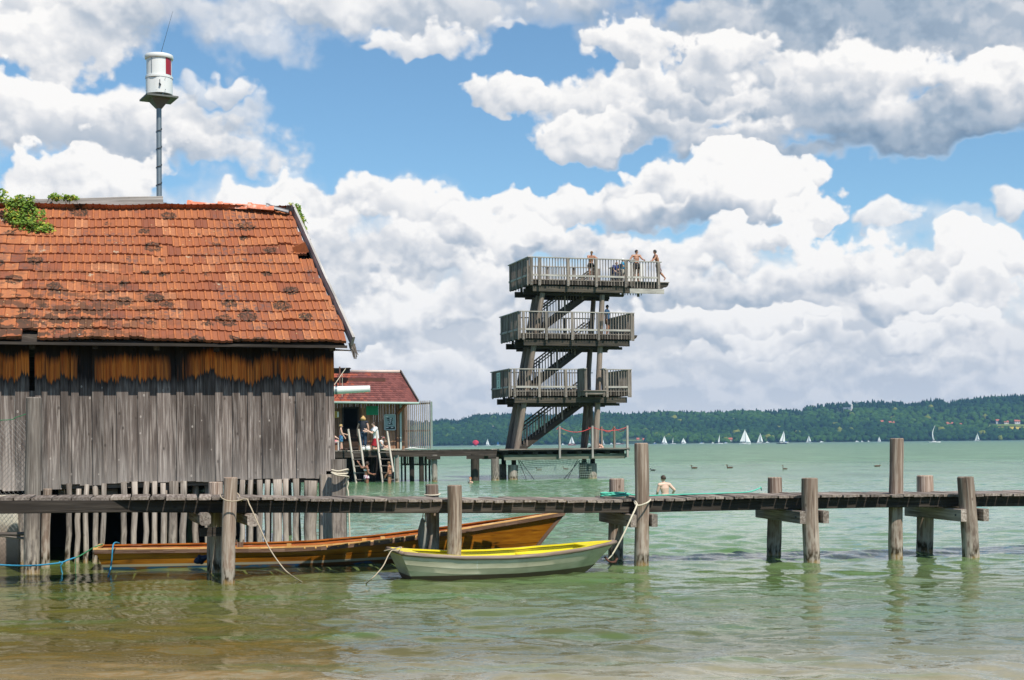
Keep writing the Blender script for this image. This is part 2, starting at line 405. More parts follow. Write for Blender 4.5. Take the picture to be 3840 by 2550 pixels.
def detail(P,Pv):
    Q=T.scale(P,(1.0,1.25,1.0)); Qv=T.scale(Pv,(1.0,1.15,1.0))
    n=n2d(Q,15.0,7.0,.50)
    v=T.node('ShaderNodeTexVoronoi',{'Vector':Qv,'Scale':34.0,'Detail':2.0,'Roughness':.5,'Lacunarity':2.2,'Smoothness':.4},feature='SMOOTH_F1',voronoi_dimensions='2D')
    v.normalize=True
    return n,T.math('SUBTRACT',.4,v.outputs[0])
D3=(.0030,.0065,0)
n1,p1=detail(P2,Pv); n2,p2=detail(T.vmath('ADD',P2,D3),T.vmath('ADD',Pv,D3))
h1=T.math('ADD',n1,T.math('MULTIPLY',p1,.42)); h2=T.math('ADD',n2,T.math('MULTIPLY',p2,.42))
nz=T.math('SUBTRACT',h1,.50)
lit=T.math('SUBTRACT',h1,h2)
relief=T.math('MAXIMUM',T.math('MINIMUM',T.math('MULTIPLY',lit,1.6),.11),-.12)
relief=T.math('ADD',relief,T.math('MULTIPLY',T.math('SUBTRACT',n2d(T.scale(P2,(1,1.8,1)),7.0,4.0,.5),.5),.36))
PZ=T.comb(az,el,1.0); PwZ=T.vmath('ADD',Pw,(0,0,1))
# masses of cloud, back to front: x,y,rx,ry (view pixels -> directions), brightness, top-to-base shading, edge softness, opacity
MASS=[(1400,820,1900,330,.74,.10,.5,1),(600,650,700,260,.76,.12,.4,1),(-700,500,700,500,.8,.1,.4,1),(3100,600,500,500,.8,.1,.4,1),
 (60,30,340,120,.70,.22,.35,1),(150,105,180,80,.86,.12,.25,1),(470,20,330,90,.70,.20,.8,.85),(590,75,140,60,.78,.12,.8,.7),
 (900,5,360,60,.80,.20,.5,.95),(1150,10,260,50,.68,.12,.9,.75),(955,95,112,34,.86,.12,.4,.95),(1185,52,42,20,.86,.1,.5,.8),
 (20,235,190,75,.90,.18,.2,1),(270,305,350,95,.74,.24,.4,1),(490,345,150,52,.84,.14,.45,.95),(530,272,100,34,.80,.1,.6,.8),(536,205,48,32,.86,.1,.4,.9),(465,212,46,28,.80,.1,.6,.7),
 (60,410,170,75,1.0,.16,.15,1),(230,405,170,80,1.02,.18,.12,1),
 (650,475,200,66,.94,.20,.2,1),(840,465,200,66,.90,.22,.2,1),(980,500,160,66,.88,.22,.2,1),(760,560,240,80,.80,.22,.35,1),(930,570,190,70,.84,.26,.3,1),(1080,600,170,60,.80,.24,.35,1),(1000,700,190,60,.86,.24,.3,1),(860,740,200,50,.78,.2,.4,1),
 (1270,480,190,60,.98,.20,.12,1),(1160,540,150,60,.86,.22,.25,1),(1330,560,170,60,.84,.24,.25,1),(1180,660,230,60,.80,.2,.4,1),(1215,556,32,19,.42,.1,.6,.8),
 (2020,50,640,170,.34,.08,.45,1),(2330,150,260,150,.40,.1,.5,1),(1640,55,210,80,.50,.12,.5,1),(2200,190,340,75,.84,.34,.4,1),(2320,150,150,48,1.0,.24,.4,1),(2180,262,400,75,.44,.30,.5,1),(1960,262,260,75,.70,.34,.45,1),(1820,190,230,80,.74,.24,.5,1),
 (1850,345,330,36,.36,.10,.7,.95),(2150,305,380,42,.30,.12,.6,.95),
 (1450,250,240,120,.80,.20,.14,1),(1205,215,84,50,.86,.16,.15,1),(1350,320,130,52,.90,.16,.18,1),(1480,105,110,66,.92,.22,.14,1),(1560,270,130,60,.84,.26,.3,1),(1590,190,130,66,.92,.24,.22,1),(1720,120,90,52,.92,.26,.35,1),(1600,140,110,50,.84,.2,.35,1),(1680,320,170,40,.62,.2,.5,1),
 (1460,450,110,60,.92,.22,.15,1),(1690,370,80,50,1.0,.2,.12,1),(1620,420,170,75,.96,.26,.15,1),(1800,420,100,66,.98,.22,.12,1),(1500,500,170,50,.82,.28,.3,1),(1740,455,140,46,.80,.26,.35,1),(1690,500,230,44,.42,.20,.5,.95),
 (1850,510,100,62,1.02,.20,.12,1),(1760,560,170,60,.90,.26,.2,1),(1900,590,95,80,.94,.22,.14,1),(1600,590,230,62,.88,.24,.3,1),(1420,600,170,56,.84,.22,.35,1),(1830,660,150,52,.82,.24,.3,1),(1640,660,230,44,.70,.22,.4,1),
 (2020,505,100,36,.86,.12,.4,.95),(2345,450,66,44,.88,.14,.4,.95),(2250,520,70,26,.82,.1,.8,.6),
 (2080,620,230,60,.80,.22,.3,1),(2290,595,190,62,.94,.24,.18,1),(2200,680,210,52,.80,.22,.35,1),(1720,745,180,52,.90,.22,.25,1),(1560,740,130,42,.88,.22,.3,1),(1860,790,130,30,.88,.14,.3,1),(2240,735,130,44,.92,.2,.2,1),(2120,775,140,34,.86,.16,.3,1),(1000,850,120,40,.84,.12,.4,.8),(840,850,90,36,.86,.14,.3,.9),(1700,830,200,22,.84,.1,.5,.9),(2050,850,260,22,.78,.08,.6,.8),(1300,730,180,40,.82,.18,.4,.9),
 (700,-400,900,220,.75,.15,.4,1),(2100,-600,900,260,.7,.15,.4,1)]
lum=.75; alpha=0.0
sc_=T.mr(el,.0,.30,.62,1.1)           # clouds look smaller low down
nzs=T.math('MULTIPLY',nz,sc_)
for (x,y,rx,ry,base,ky,soft,op) in MASS:
    A,E=azel(x,y); rx*=.95; ry*=.93; base=min(base-.035,.93); soft=soft*1.5+.14; ix,iy=1/(rx*PXA),1/(ry*PXA)
    vm=T.n.new('ShaderNodeVectorMath'); vm.operation='MULTIPLY_ADD'; T.l.new(Pw,vm.inputs[0]); vm.inputs[1].default_value=(ix,iy,0); vm.inputs[2].default_value=(-A*ix,-E*iy,0)
    l=T.vmath('LENGTH',vm.outputs[0]); amp=min(2.4,130/min(ry,rx)+.55)
    l=T.math('MULTIPLY_ADD',nzs,-amp,l)
    m_=T.mr(l,1.0-soft*.5,1.0+soft*.12,op,0.0,smooth=True)
    k2=ky*1.6; sh=T.math('ADD',T.vmath('DOT_PRODUCT',PwZ,(.05*ix,k2*iy,base-.05*A*ix-k2*E*iy)),relief)
    mx=T.node('ShaderNodeMix',data_type='FLOAT')
    for i_,v_ in ((0,m_),(2,lum),(3,sh)):
        if isinstance(v_,bpy.types.NodeSocket): T.l.new(v_,mx.inputs[i_])
        else: mx.inputs[i_].default_value=v_
    lum=mx.outputs[0]; alpha=T.math('MAXIMUM',alpha,m_)
lum=T.math('MAXIMUM',lum,T.mr(el,.02,.16,.66,.0))
ccol=T.ramp(lum,[(0.0,(.20,.29,.41)),(.30,(.36,.45,.56)),(.55,(.56,.61,.68)),(.80,(.83,.835,.85)),(.99,(1.0,.985,.965))])
CL=9.4
cc=T.vmath('SCALE',ccol,CL)
hz=T.mr(el,0.0,.13,1,0); 
skyc=T.vmath('MULTIPLY',sky.outputs[0],(SKYR,SKYG,SKYB) if 'SKYR' in globals() else (.98,1.24,1.29))
hazec=tuple(x*CL for x in (.50,.63,.79))
skyc=T.mix(T.math('MULTIPLY',T.math('POWER',hz,1.0),.95),skyc,hazec)
skyc=T.vmath('SCALE',skyc,T.mr(el,.30,.65,1.0,.72))
alpha=T.math('MULTIPLY',alpha,T.mr(el,-.01,.012))
cc=T.mix(T.math('MULTIPLY',T.math('POWER',hz,1.6),.45),cc,tuple(x*CL for x in (.62,.68,.77)))
out=T.mix(alpha,skyc,cc)
bg=T.node('ShaderNodeBackground',{'Color':out,'Strength':.1}); wo=T.node('ShaderNodeOutputWorld'); T.l.new(bg.outputs[0],wo.inputs[0])
W.cycles.sampling_method='MANUAL'; W.cycles.sample_map_resolution=512
SC.view_settings.view_transform='Standard'; SC.view_settings.look='None'; SC.view_settings.exposure=0.10; SC.view_settings.gamma=1; SC.view_settings.use_curve_mapping=False
SC.cycles.max_bounces=6; SC.cycles.diffuse_bounces=2; SC.cycles.glossy_bounces=3; SC.cycles.transparent_max_bounces=6; SC.cycles.volume_bounces=0; SC.cycles.use_denoising=True
SC.cycles.caustics_reflective=False; SC.cycles.caustics_refractive=False
# ================================================================ water
def waves(X,Y):
    r=np.random.default_rng(5); Z=np.zeros_like(X)
    for i in range(64):
        lam=0.16*(1.0527**i)           # .16 .. 4 m
        th=r.normal(-1.75,.62); k=2*np.pi/lam; ph=r.uniform(0,2*np.pi)
        a=lam*(.0072 if lam<.25 else .0095 if lam<.55 else .0076 if lam<1.2 else .0040)*min(1,(1.5/lam)**.8)
        cell=np.minimum(1,np.maximum(0,(lam/ (Y*.0065+.01)-.8)))     # drop what the grid cannot carry
        grp=.65+.35*np.sin((X*np.cos(th+1.1)+Y*np.sin(th+1.1))*k*.13+r.uniform(0,6))
        Z+=a*cell*grp*np.sin(k*(X*np.cos(th)+Y*np.sin(th))+ph+.35*np.sin(k*.31*(X*np.sin(th)-Y*np.cos(th))+ph*2))
    calm=.65+.35*np.clip((X+5.5)/6,0,1)     # sheltered water by the shed
    g=1.0-.25*np.clip((16-Y)/6,0,1)
    gm=.75+.35*np.sin(X*.21+Y*.13+1)*np.sin(Y*.17-X*.08)
    return Z*calm*g*gm
ys=np.concatenate([np.geomspace(5.5,95,760),np.geomspace(98,3300,60)]); ts=np.linspace(-.95,.95,470)
Y,Tt=np.meshgrid(ys,ts,indexing='ij'); X=Tt*Y
Z=waves(X,Y)*np.clip((95-Y)/25,0,1)
V=np.stack([X,Y,Z],-1).reshape(-1,3); nr,nc=Y.shape
i=np.arange((nr-1)*(nc-1)); a=(i//(nc-1))*nc+i%(nc-1)
Fq=np.stack([a,a+1,a+nc+1,a+nc],-1)
# a coarse apron behind and beside the camera
Vx=[(-6000,-400,-.12),(6000,-400,-.12),(6000,3600,-.12),(-6000,3600,-.12)]
me=bpy.data.meshes.new("water"); nv=len(V)
allV=np.vstack([V,np.array(Vx)]); me.vertices.add(len(allV)); me.vertices.foreach_set("co",allV.ravel())
Fa=np.vstack([Fq,[[nv,nv+1,nv+2,nv+3]]]); me.loops.add(Fa.size); me.polygons.add(len(Fa)); me.loops.foreach_set("vertex_index",Fa.ravel()); me.polygons.foreach_set("loop_start",np.arange(0,Fa.size,4)); me.polygons.foreach_set("use_smooth",np.ones(len(Fa),bool)); me.update(calc_edges=True)
m,T,b=material('lake_water'); p=T.pos(); s=T.sep(p)
# body colour of the water: sand showing near the bank, olive in the shallows by the shed, jade green further out
far=T.mr(s[1],24,150); big=T.noise(T.scale(p,(.05,.12,1)),1.0,3); big2=T.noise(T.scale(p,(.35,.6,1)),1.0,4)
left=T.math('ADD',s[0],T.math('MULTIPLY',T.math('SUBTRACT',T.noise(T.scale(p,(.2,.25,1)),1.0,2),.5),5))
shal=T.mix(T.mr(left,-3.5,2.5),(.130,.098,.022),(.11,.125,.055))
mid=T.mix(T.mr(left,-6,1),(.110,.110,.018),(.110,.160,.060))
c=T.mix(T.mr(s[1],13,17.5),shal,mid)
c=T.mix(T.mr(T.math('ADD',s[1],T.math('MULTIPLY',big2,1.6)),12.2,13.6,1.0,0.0),c,T.mix(T.mr(left,-3,1),(.24,.18,.08),(.27,.245,.15)))
lake=T.mix(T.mr(big,.35,.65),(.105,.225,.110),(.17,.31,.175))
c=T.mix(T.mr(s[1],19,34),c,lake)
c=T.mix(T.mr(s[1],200,1500),c,(.05,.16,.10))
fs1=T.mr(T.noise(T.scale(p,(.38,.085,1)),1.0,5,.65),.46,.60); c=T.mix(T.math('MULTIPLY',T.math('MULTIPLY',fs1,T.mr(s[1],45,90)),.6),c,(.03,.10,.035))  # darker streaks paint the uneven glints of far waves into the colour
fs2=T.mr(T.noise(T.scale(p,(.11,.012,1)),1.0,5,.65),.50,.62); c=T.mix(T.math('MULTIPLY',T.math('MULTIPLY',fs2,T.mr(s[1],90,220)),.5),c,(.04,.125,.05))  # same painted wave glints, longer streaks further out
patch=T.mr(T.noise(T.scale(p,(.12,.9,1)),1.0,4,.6),.52,.62); c=T.mix(T.math('MULTIPLY',patch,.45),c,(.07,.17,.035))
b1=T.noise(T.scale(p,(6.5,13.0,1)),1.0,4,.6,.3); b2=T.noise(T.scale(p,(.9,2.4,1)),1.0,5,.62,.2); b3=T.noise(T.scale(p,(.12,.5,1)),1.0,4,.6)
h=T.math('ADD',T.math('MULTIPLY',b1,T.mr(s[1],14,45,.0014,.012)),T.math('ADD',T.math('MULTIPLY',b2,T.mr(s[1],30,90,.02,.16)),T.math('MULTIPLY',b3,T.mr(s[1],70,400,0,.9))))
bp=T.node('ShaderNodeBump',{'Height':h,'Strength':1.0,'Distance':1.0}); 
setc(T,b,c,T.mr(s[1],45,140,.012,.30),Specular_IOR_Level=.5,IOR=1.33); T.l.new(bp.outputs[0],b.inputs['Normal'])
me.materials.append(m); wo_=bpy.data.objects.new("water",me); COL.objects.link(wo_); tag(wo_,kind='structure')
# ================================================================ far shore
PROF=[(-3000,1600),(0,1592),(1619,1587),(1671,1580),(1714,1587),(1742,1576),(1790,1561),(1908,1558),(2131,1564),(2250,1552),(2359,1557),(2478,1550),(2663,1552),(2736,1547),(2810,1545),(2889,1547),(2989,1540),(3005,1548),(3020,1530),(3125,1520),(3178,1518),(3283,1511),(3377,1516),(3393,1523),(3440,1517),(3488,1506),(3535,1506),(3548,1521),(3572,1512),(3650,1499),(3755,1489),(3840,1489),(4600,1470),(7000,1500)]
YS,YR=3000.,3720.
px_=np.array([a for a,_ in PROF]); hx=[];hz_=[]
for a,bq in PROF:
    q=at(a,bq,YR); hx.append(q.x/YR); hz_.append(q.z-11)
def hill(X,Y):
    H=np.interp(X/Y,hx,hz_); t=np.clip((Y-YS)/(YR-YS),0,1)
    s_=.22*np.clip(t/.12,0,1)*.25+ t*t*(3-2*t)*.95
    s_=np.minimum(s_,1); back=np.clip((Y-YR)/600,0,1)
    bump=4*np.sin(X*.011+Y*.006)+3*np.sin(X*.027-Y*.013+1)
    return H*s_*(1-.5*back)+bump*np.clip(t*4,0,1)*(1-t)+ .6 + 1.2*np.clip(t*8,0,1)
yy=np.linspace(YS-6,YR+500,60); tt=np.linspace(-.85,.85,420)
Yh,Th=np.meshgrid(yy,tt,indexing='ij'); Xh=Th*Yh; Zh=hill(Xh,Yh); Zh[0,:]=-2
nr,nc=Yh.shape; Vh=np.stack([Xh,Yh,Zh],-1).reshape(-1,3); i=np.arange((nr-1)*(nc-1)); a=(i//(nc-1))*nc+i%(nc-1)
me=bpy.data.meshes.new("hills"); me.from_pydata(Vh.tolist(),[],np.stack([a,a+1,a+nc+1,a+nc],-1).tolist()); me.polygons.foreach_set("use_smooth",[True]*len(me.polygons))
m,T,b=material('meadow_and_undergrowth'); n=T.noise(T.scale(T.pos(),(.004,.012,.01)),1.0,3); n2=T.noise(T.scale(T.pos(),(.03,.03,.03)),1.0,4)
c=T.mix(T.mr(n2,.35,.65),(.012,.035,.014),(.03,.07,.015)); setc(T,b,c,.9); me.materials.append(m)
ho=bpy.data.objects.new("hills",me); COL.objects.link(ho); tag(ho,kind='structure')
FIELDS=[(3745,3900,1603,1612,(.42,.33,.04)),(3700,3900,1596,1602,(.14,.20,.03)),(2330,2420,1650,1655,(.10,.16,.04))]
def tree_clear(px,py):
    for (x0,x1,y0,y1,_) in FIELDS:
        if x0-4<px<x1+4 and y0-7<py<y1+9: return False
    for (x,y,w) in HOUSES:
        if abs(px-x)<w*.5+2 and -1<py-y<9: return False
    return True
HOUSES=[(3304,1589,16),(3343,1594,20),(3556,1600,34),(3606,1599,14),(3745,1588,22),(3772,1590,16),(3813,1589,20),(2739,1654,14),(2663,1645,10),(1854,1607,10),(2392,1652,9),(2414,1653,8),(3191,1546,20),(3157,1547,22)]
def proj(P):
    u=P[0]/P[1]*F; v=(P[2]-HC)/P[1]*F
    return 1920+u*cr-v*sr, PY-(u*sr+v*cr)
# crowns: one mesh, a lumpy low crown for each tree
import bmesh
def ico(sub):
    bm=bmesh.new(); bmesh.ops.create_icosphere(bm,subdivisions=sub,radius=1.0); v=np.array([q.co[:] for q in bm.verts]); f=np.array([[w.index for w in q.verts] for q in bm.faces]); bm.free(); return v,f
icv,icf=ico(2)
keep=[k for k in range(len(icf)) if icv[icf[k]][:,2].mean()>-.35 and icv[icf[k]][:,1].mean()<.55]
icf=icf[keep]; used=np.unique(icf); mp=-np.ones(len(icv),int); mp[used]=np.arange(len(used)); icv=icv[used]; icf=mp[icf]
tr=np.random.default_rng(3); VV=[];FF=[];CC=[];off=0
def add_tree(x,y,z,r,h,kind,col):
    global off
    v=icv.copy()
    if kind=='con':
        t=(v[:,2]+.4)/1.4; rad=np.clip(1.15-t,0.03,1); v=np.stack([v[:,0]/np.maximum(.3,np.hypot(v[:,0],v[:,1]))*rad*.8,v[:,1]*rad,v[:,2]],-1)
        v=v*np.array([r*.75,r*.75,h*.62])+tr.normal(0,.06*r,v.shape)
    else:
        q=1+.22*np.sin(v[:,0]*5+tr.uniform(0,6))*np.cos(v[:,2]*5+tr.uniform(0,6))+tr.normal(0,.09,len(v)); v=v*q[:,None]*np.array([r,r,h*.5])
    v=v+np.array([x,y,z+h*.45]); VV.append(v); FF.append(icf+off); off+=len(v); CC.append(np.full(len(v),col)+tr.normal(0,.06,len(v)))
for yb in np.concatenate([[3003,3012],np.arange(3022,3800,17)]):
    x=-.40*yb
    while x<.40*yb:
        x+=tr.uniform(9,21); y=yb+tr.uniform(-6,6); z=float(hill(np.array([x]),np.array([y]))[0]); px,py=proj((x,y,z))
        if px<1450 and yb%3!=0 and px>-200: pass
        if not tree_clear(px,py): continue
        t=(yb-3000)/720; con=(t>.72 and tr.random()<(.75 if px<2000 or px>2880 else .35)) or tr.random()<.08
        r=tr.uniform(6,10.5); h=tr.uniform(11,17); 
        if yb<3015: r*=.7; h*=.8
        col=.08+.10*tr.random() if con else .26+.26*tr.random()+.12*math.sin(x*.006+y*.01)
        if not con and tr.random()<.015: col=.95
        if px<2000: col*=.75
        add_tree(x,y,z-1,r*(.7 if con else 1),h*(1.15 if con else 1),'con' if con else 'dec',col)
VV=np.vstack(VV);FF=np.vstack(FF);CC=np.concatenate(CC)
me=bpy.data.meshes.new("far_forest"); me.vertices.add(len(VV)); me.vertices.foreach_set("co",VV.ravel()); me.loops.add(FF.size); me.polygons.add(len(FF)); me.loops.foreach_set("vertex_index",FF.ravel()); me.polygons.foreach_set("loop_start",np.arange(0,FF.size,3)); me.update(calc_edges=True)
at2=me.attributes.new("rnd",'FLOAT','POINT'); at2.data.foreach_set("value",CC.astype(np.float32))
m,T,b=material('forest_foliage'); rn=T.attr('rnd'); n=T.noise(T.pos(),.35,4,.6)
v=T.math('ADD',rn,T.math('MULTIPLY',T.math('SUBTRACT',n,.5),.35)); c=T.ramp(v,[(0,(.007,.026,.013)),(.3,(.015,.052,.013)),(.6,(.045,.11,.015)),(.85,(.09,.15,.02)),(1,(.20,.21,.035))])
setc(T,b,c,.9,bump=n,bs=.8,bd=3.0,Specular_IOR_Level=.1); me.materials.append(m)
fo=bpy.data.objects.new("far_forest",me); COL.objects.link(fo); tag(fo,"dark mixed forest covering the hills of the far shore","forest",kind='stuff')
for k,(x0,x1,y0,y1,cc_) in enumerate(FIELDS):
    # field: lies where the sight line meets the slope
    def hit(px,py):
        lo_,hi=YS,YR
        for D in np.linspace(YS,YR,400):
            q=at(px,py,D)
            if float(hill(np.array([q.x]),np.array([D]))[0])>=q.z: return Vector((q.x,D,0))
        q=at(px,py,YR); return Vector((q.x,YR,0))
    mb=MB(); A,B=hit(x0,y1),hit(x1,y1); Cq,Dq=hit(x1,y0),hit(x0,y0); N=10; vs=[];fs=[]
    for j in range(N+1):
        for i_ in range(N+1):
            u_,v_=i_/N,j/N; q=(A*(1-u_)+B*u_)*(1-v_)+(Dq*(1-u_)+Cq*u_)*v_; vs.append((q.x,q.y,float(hill(np.array([q.x]),np.array([q.y]))[0])+.8))
    for j in range(N):
        for i_ in range(N): w=j*(N+1)+i_; fs.append((w,w+1,w+N+2,w+N+1))
    mb.add(vs,fs); o=mb.build("field",plain('field_%d'%k,cc_,.95,.2,scale=.02)); tag(o,kind='structure')
HW=plain('house_plaster',(.62,.60,.56),.8,.05); HR=plain('house_red_roof',(.40,.12,.07),.8,.2)
HL=["small house with red roof between the pale trees above the shore","red roofed house just uphill of the yellow green trees","long low house with a wide red roof on the far slope","small red roofed house beside the long low one","red roofed farmhouse above the yellow field","dark red roofed house next to the farmhouse","red roofed house over the yellow field at the picture's edge","boathouse with brown roof by the far waterline","tiny red roofed hut at the far waterline","white villa among the trees behind the bathing tower's far side","white lakeside house half hidden by shore trees","lakeside house with pink roof on the far shore",None,None]
HIT=[]
for k,(px,py,w) in enumerate(HOUSES):
    q0=None
    for D in np.linspace(YS+3,YR+40,600):
        q=at(px,py,D)
        if float(hill(np.array([q.x]),np.array([D]))[0])>=q.z: q0=Vector((q.x,D,q.z)); break
    if q0 is None: q0=at(px,py,YR-10)
    HIT.append(q0)
    if k>=12: continue
    wm=w*q0.y/F; e=empty("far_house",q0,HL[k],"house","houses on the far shore"); 
    h=min(7,wm*.45); mb=MB(); mb.box((0,0,h/2-1),wm,9,h+2); mb.build("wall",HW,e,world=False)
    mb=MB(); 
    for sgn in (-1,1):
        mb.poly([(-wm/2-.6,sgn*5.2,h-.4),(wm/2+.6,sgn*5.2,h-.4),(wm/2+.6,0,h+3.6),(-wm/2-.6,0,h+3.6)],.4,(0,sgn*.6,.8))
    mb.poly([(-wm/2,-4.5,h),(-wm/2,4.5,h),(-wm/2,0,h+3.3)],.3,(1,0,0)); mb.poly([(wm/2,-4.5,h),(wm/2,4.5,h),(wm/2,0,h+3.3)],.3,(1,0,0))
    mb.build("roof",HR if k not in (9,) else HW,e,world=False)
    nw=2
    for j in range(nw): mb=MB(); mb.box((-wm/2+(j+.5)*wm/nw,-4.52,h*.55),wm/nw*.35,.1,h*.3); mb.build("window",DSTEEL,e,world=False)
q=HIT[12]; e=empty("monastery_church",q,"white hilltop church with slender tower showing through the trees","church")
mb=MB(); mb.box((-10,0,4),18,10,9); mb.build("nave",HW,e,world=False)
mb=MB(); mb.poly([(-20,-6,8.4),(0,-6,8.4),(0,0,12),(-20,0,12)],.4,(0,-.6,.8)); mb.poly([(-20,6,8.4),(0,6,8.4),(0,0,12),(-20,0,12)],.4,(0,.6,.8)); mb.build("roof",STEEL,e,world=False)
mb=MB(); mb.box((2,0,8),4.4,4.4,17); mb.build("tower",HW,e,world=False)
mb=MB(); mb.lathe((2,0,16.5),[(2.4,0),(2.7,1),(1.9,3),(.8,4.5),(.5,7),(.05,9)],10); mb.build("spire",HW,e,world=False,smooth=True)
# ---------------------------------------------------------------- the air
mb=MB(); mb.box((0,1700,74),9000,4400,150.4); o=mb.build("haze",None or material('x')[0]); bpy.data.materials.remove(o.data.materials[0]); o.data.materials.clear()
hm=bpy.data.materials.new('haze_air'); hm.use_nodes=True; hm.node_tree.nodes.clear(); T=NT(hm.node_tree)
vv=T.node('ShaderNodeVolumePrincipled',{'Color':(.30,.58,1.0,1),'Density':HAZE if 'HAZE' in globals() else .00008,'Anisotropy':.0}); oo=T.node('ShaderNodeOutputMaterial'); T.l.new(vv.outputs[0],oo.inputs['Volume'])
o.data.materials.append(hm); tag(o,kind='stuff')
# ================================================================ the boathouse on piles
SA=R(16); UH=Vector((math.cos(SA),math.sin(SA),0)); VH=Vector((-math.sin(SA),math.cos(SA),0))
W0=Vector((-6.99,23.0,0))                     # a point of the front wall line
def wl(px):                                   # wall-line point at picture column px (z=0)
    k=(px-1920)/F; t=(k*W0.y-W0.x)/(UH.x-k*UH.y); return W0+UH*t, t
TE=wl(1256)[1]                                # right corner
shed=empty("boathouse",W0+UH*TE,"old boathouse on piles with grey board walls and a lichen spotted red tile roof","boathouse")
E0=at(1305,1282,23.7); 
def roofpt(s,t,back=False):                   # s metres to the left of the eave corner, t 0 eave..1 ridge
    a=E0-UH*s; b=E0+VH*3.4-UH*s; b.z=6.27-.029*(s-.53)
    if back: a=E0+VH*6.8-UH*s
    sag=-.05*math.sin(PI*min(1,max(0,s/7)))*math.sin(PI*t)
    p=a.lerp(b,t); p.z+=sag+.012*math.sin(s*2.1+t*9)+.008*math.sin(s*5.3+t*23); return p
def nrm(back=False):
    a=roofpt(1,.2,back); return (roofpt(0,.2,back)-a).cross(roofpt(1,.9,back)-a).normalized()
SL=9.5; ROWS=14
def tiles(back):
    mb=MB(); N=nrm(back); N=N if N.z>0 else -N; w=.232
    for r in range(ROWS):
        t0=r/ROWS-.012; t1=(r+1)/ROWS+.035; s0=.53*(r+.3)/ROWS+random.uniform(-.03,.03); off=(r%2)*w/2
        k=0
        while True:
            sl=s0+k*w-off*(k>0); sr=sl; sl2=sl+w; k+=1
            if sr>SL: break
            if k==1: sl2=sl+w-off
            flat=(sr>5.0 and not back and random.random()<.9) and r<13
            if (not back and r==8 and k==1): continue
            if (not back and r==0 and abs(sr-5.02)<.12): continue
            rnd=min(1,max(0,random.gauss(.5,.26))); lift=random.uniform(0,.008)+(.02 if random.random()<.02 else 0); dt=random.uniform(-.004,.004)*(1 if random.random()<.93 else 3.5)
            if flat: prof=[(0,.000),(.06,.010),(.5,.004),(.94,.012),(.985,.010),(1.0,-.004)]
            else: prof=[(0,-.004),(.02,.014),(.12,.018),(.17,.002),(.47,.002),(.50,.014),(.62,.018),(.67,.002),(.97,.002),(.999,-.004)]
            vs=[];gc=[]
            for (tt,hh) in ((t0+dt,.054+lift),(t1,.012)):
                for (f,h) in prof:
                    s=sr+(sl2-sr)*(1-f); p=roofpt(s,tt,back)+N*(hh+h); vs.append(p); gc.append((s,tt*4.3,h*30))
            n=len(prof); fs=[(i,i+1,n+i+1,n+i) for i in range(n-1)]
            b=len(vs)
            for (f,h) in prof:
                s=sr+(sl2-sr)*(1-f); vs.append(roofpt(s,t0+dt,back)+N*(.012+h*.8)); gc.append((s,t0*4.3,0))
            fs+=[(b+i,b+i+1,i+1,i) for i in range(n-1)]
            fs.append((0,n,n,b) if False else (0,n,b)); fs.append((n-1,b+n-1,2*n-1))
            mb.add(vs,fs,gc,rnd)
    return mb
roof_o=tiles(False).build("roof_tiles",TILE,shed)
tiles(True).build("roof_tiles",TILE,shed)
mb=MB()    # boarding under the tiles
for back in (False,True):
    for r in range(6):
        a,b_=(r/6 if r else -.012),(r+1)/6; q=[roofpt(.53*a+.05,a,back),roofpt(SL,a,back),roofpt(SL,b_,back),roofpt(.53*b_+.05,b_,back)]; N=nrm(back); N=N if N.z>0 else -N
        mb.poly([p-N*.075 for p in q],.03,N)
mb.build("roof_boarding",BEAM,shed)
mb=MB()
p0=roofpt(.02,-.012)-Vector((0,0,.03)); p1=roofpt(SL,-.012)-Vector((0,0,.03)); N=nrm(); N=N if N.z>0 else -N; mb.bar(p0-N*.025,p1-N*.025,.03,.045,rnd=.3); mb.build("eaves_board",BEAM,shed)
for k in range(10): 
    mb=MB(); s=.25+k*.95; a=roofpt(s,-.005); b_=roofpt(s,.16); N=nrm(); N=N if N.z>0 else -N; mb.bar(a-N*.14,b_-N*.14,.09,.10); mb.build("rafter",BEAM,shed)
# verge boards
mb=MB(); pts=[roofpt(.53*t-.06,t) for t in (-.02,.2,.4,.6,.8,1.0)]; N=Vector((0,0,1))
for k in range(5): mb.bar(pts[k]+Vector((0,0,.07)),pts[k+1]+Vector((0,0,.09 if k==4 else .07)),.045,.17,rnd=.8)
mb.build("verge_board",wood('pale_verge_wood',(.22,.21,.20),(.36,.345,.33),(.52,.50,.48),crack=.6),shed)
mb=MB()
for k in range(5):
    q=[roofpt(.53*t-.035,t,True) for t in (k*.2,(k+1)*.2)]; mb.bar(q[0]+Vector((0,0,.05)),q[1]+Vector((0,0,.05)),.045,.15)
mb.build("verge_board",GREY,shed)
mb=MB(); a=at(1310,1285,23.75)
for k in range(7):
    q=a+Vector((.01*k,.03*k,-.005)); e=q+Vector((random.uniform(.02,.10),.02,-random.uniform(.12,.30)-.02*(k%3))); mb.bar(q,e,.035,.03,w2=.008,h2=.01,seg=3,warp=.01)
mb.bar(at(1255,1312,24.0),at(1352,1316,23.9),.04,.03,w2=.01,h2=.01)
mb.build("broken_verge_end",GREY,shed)
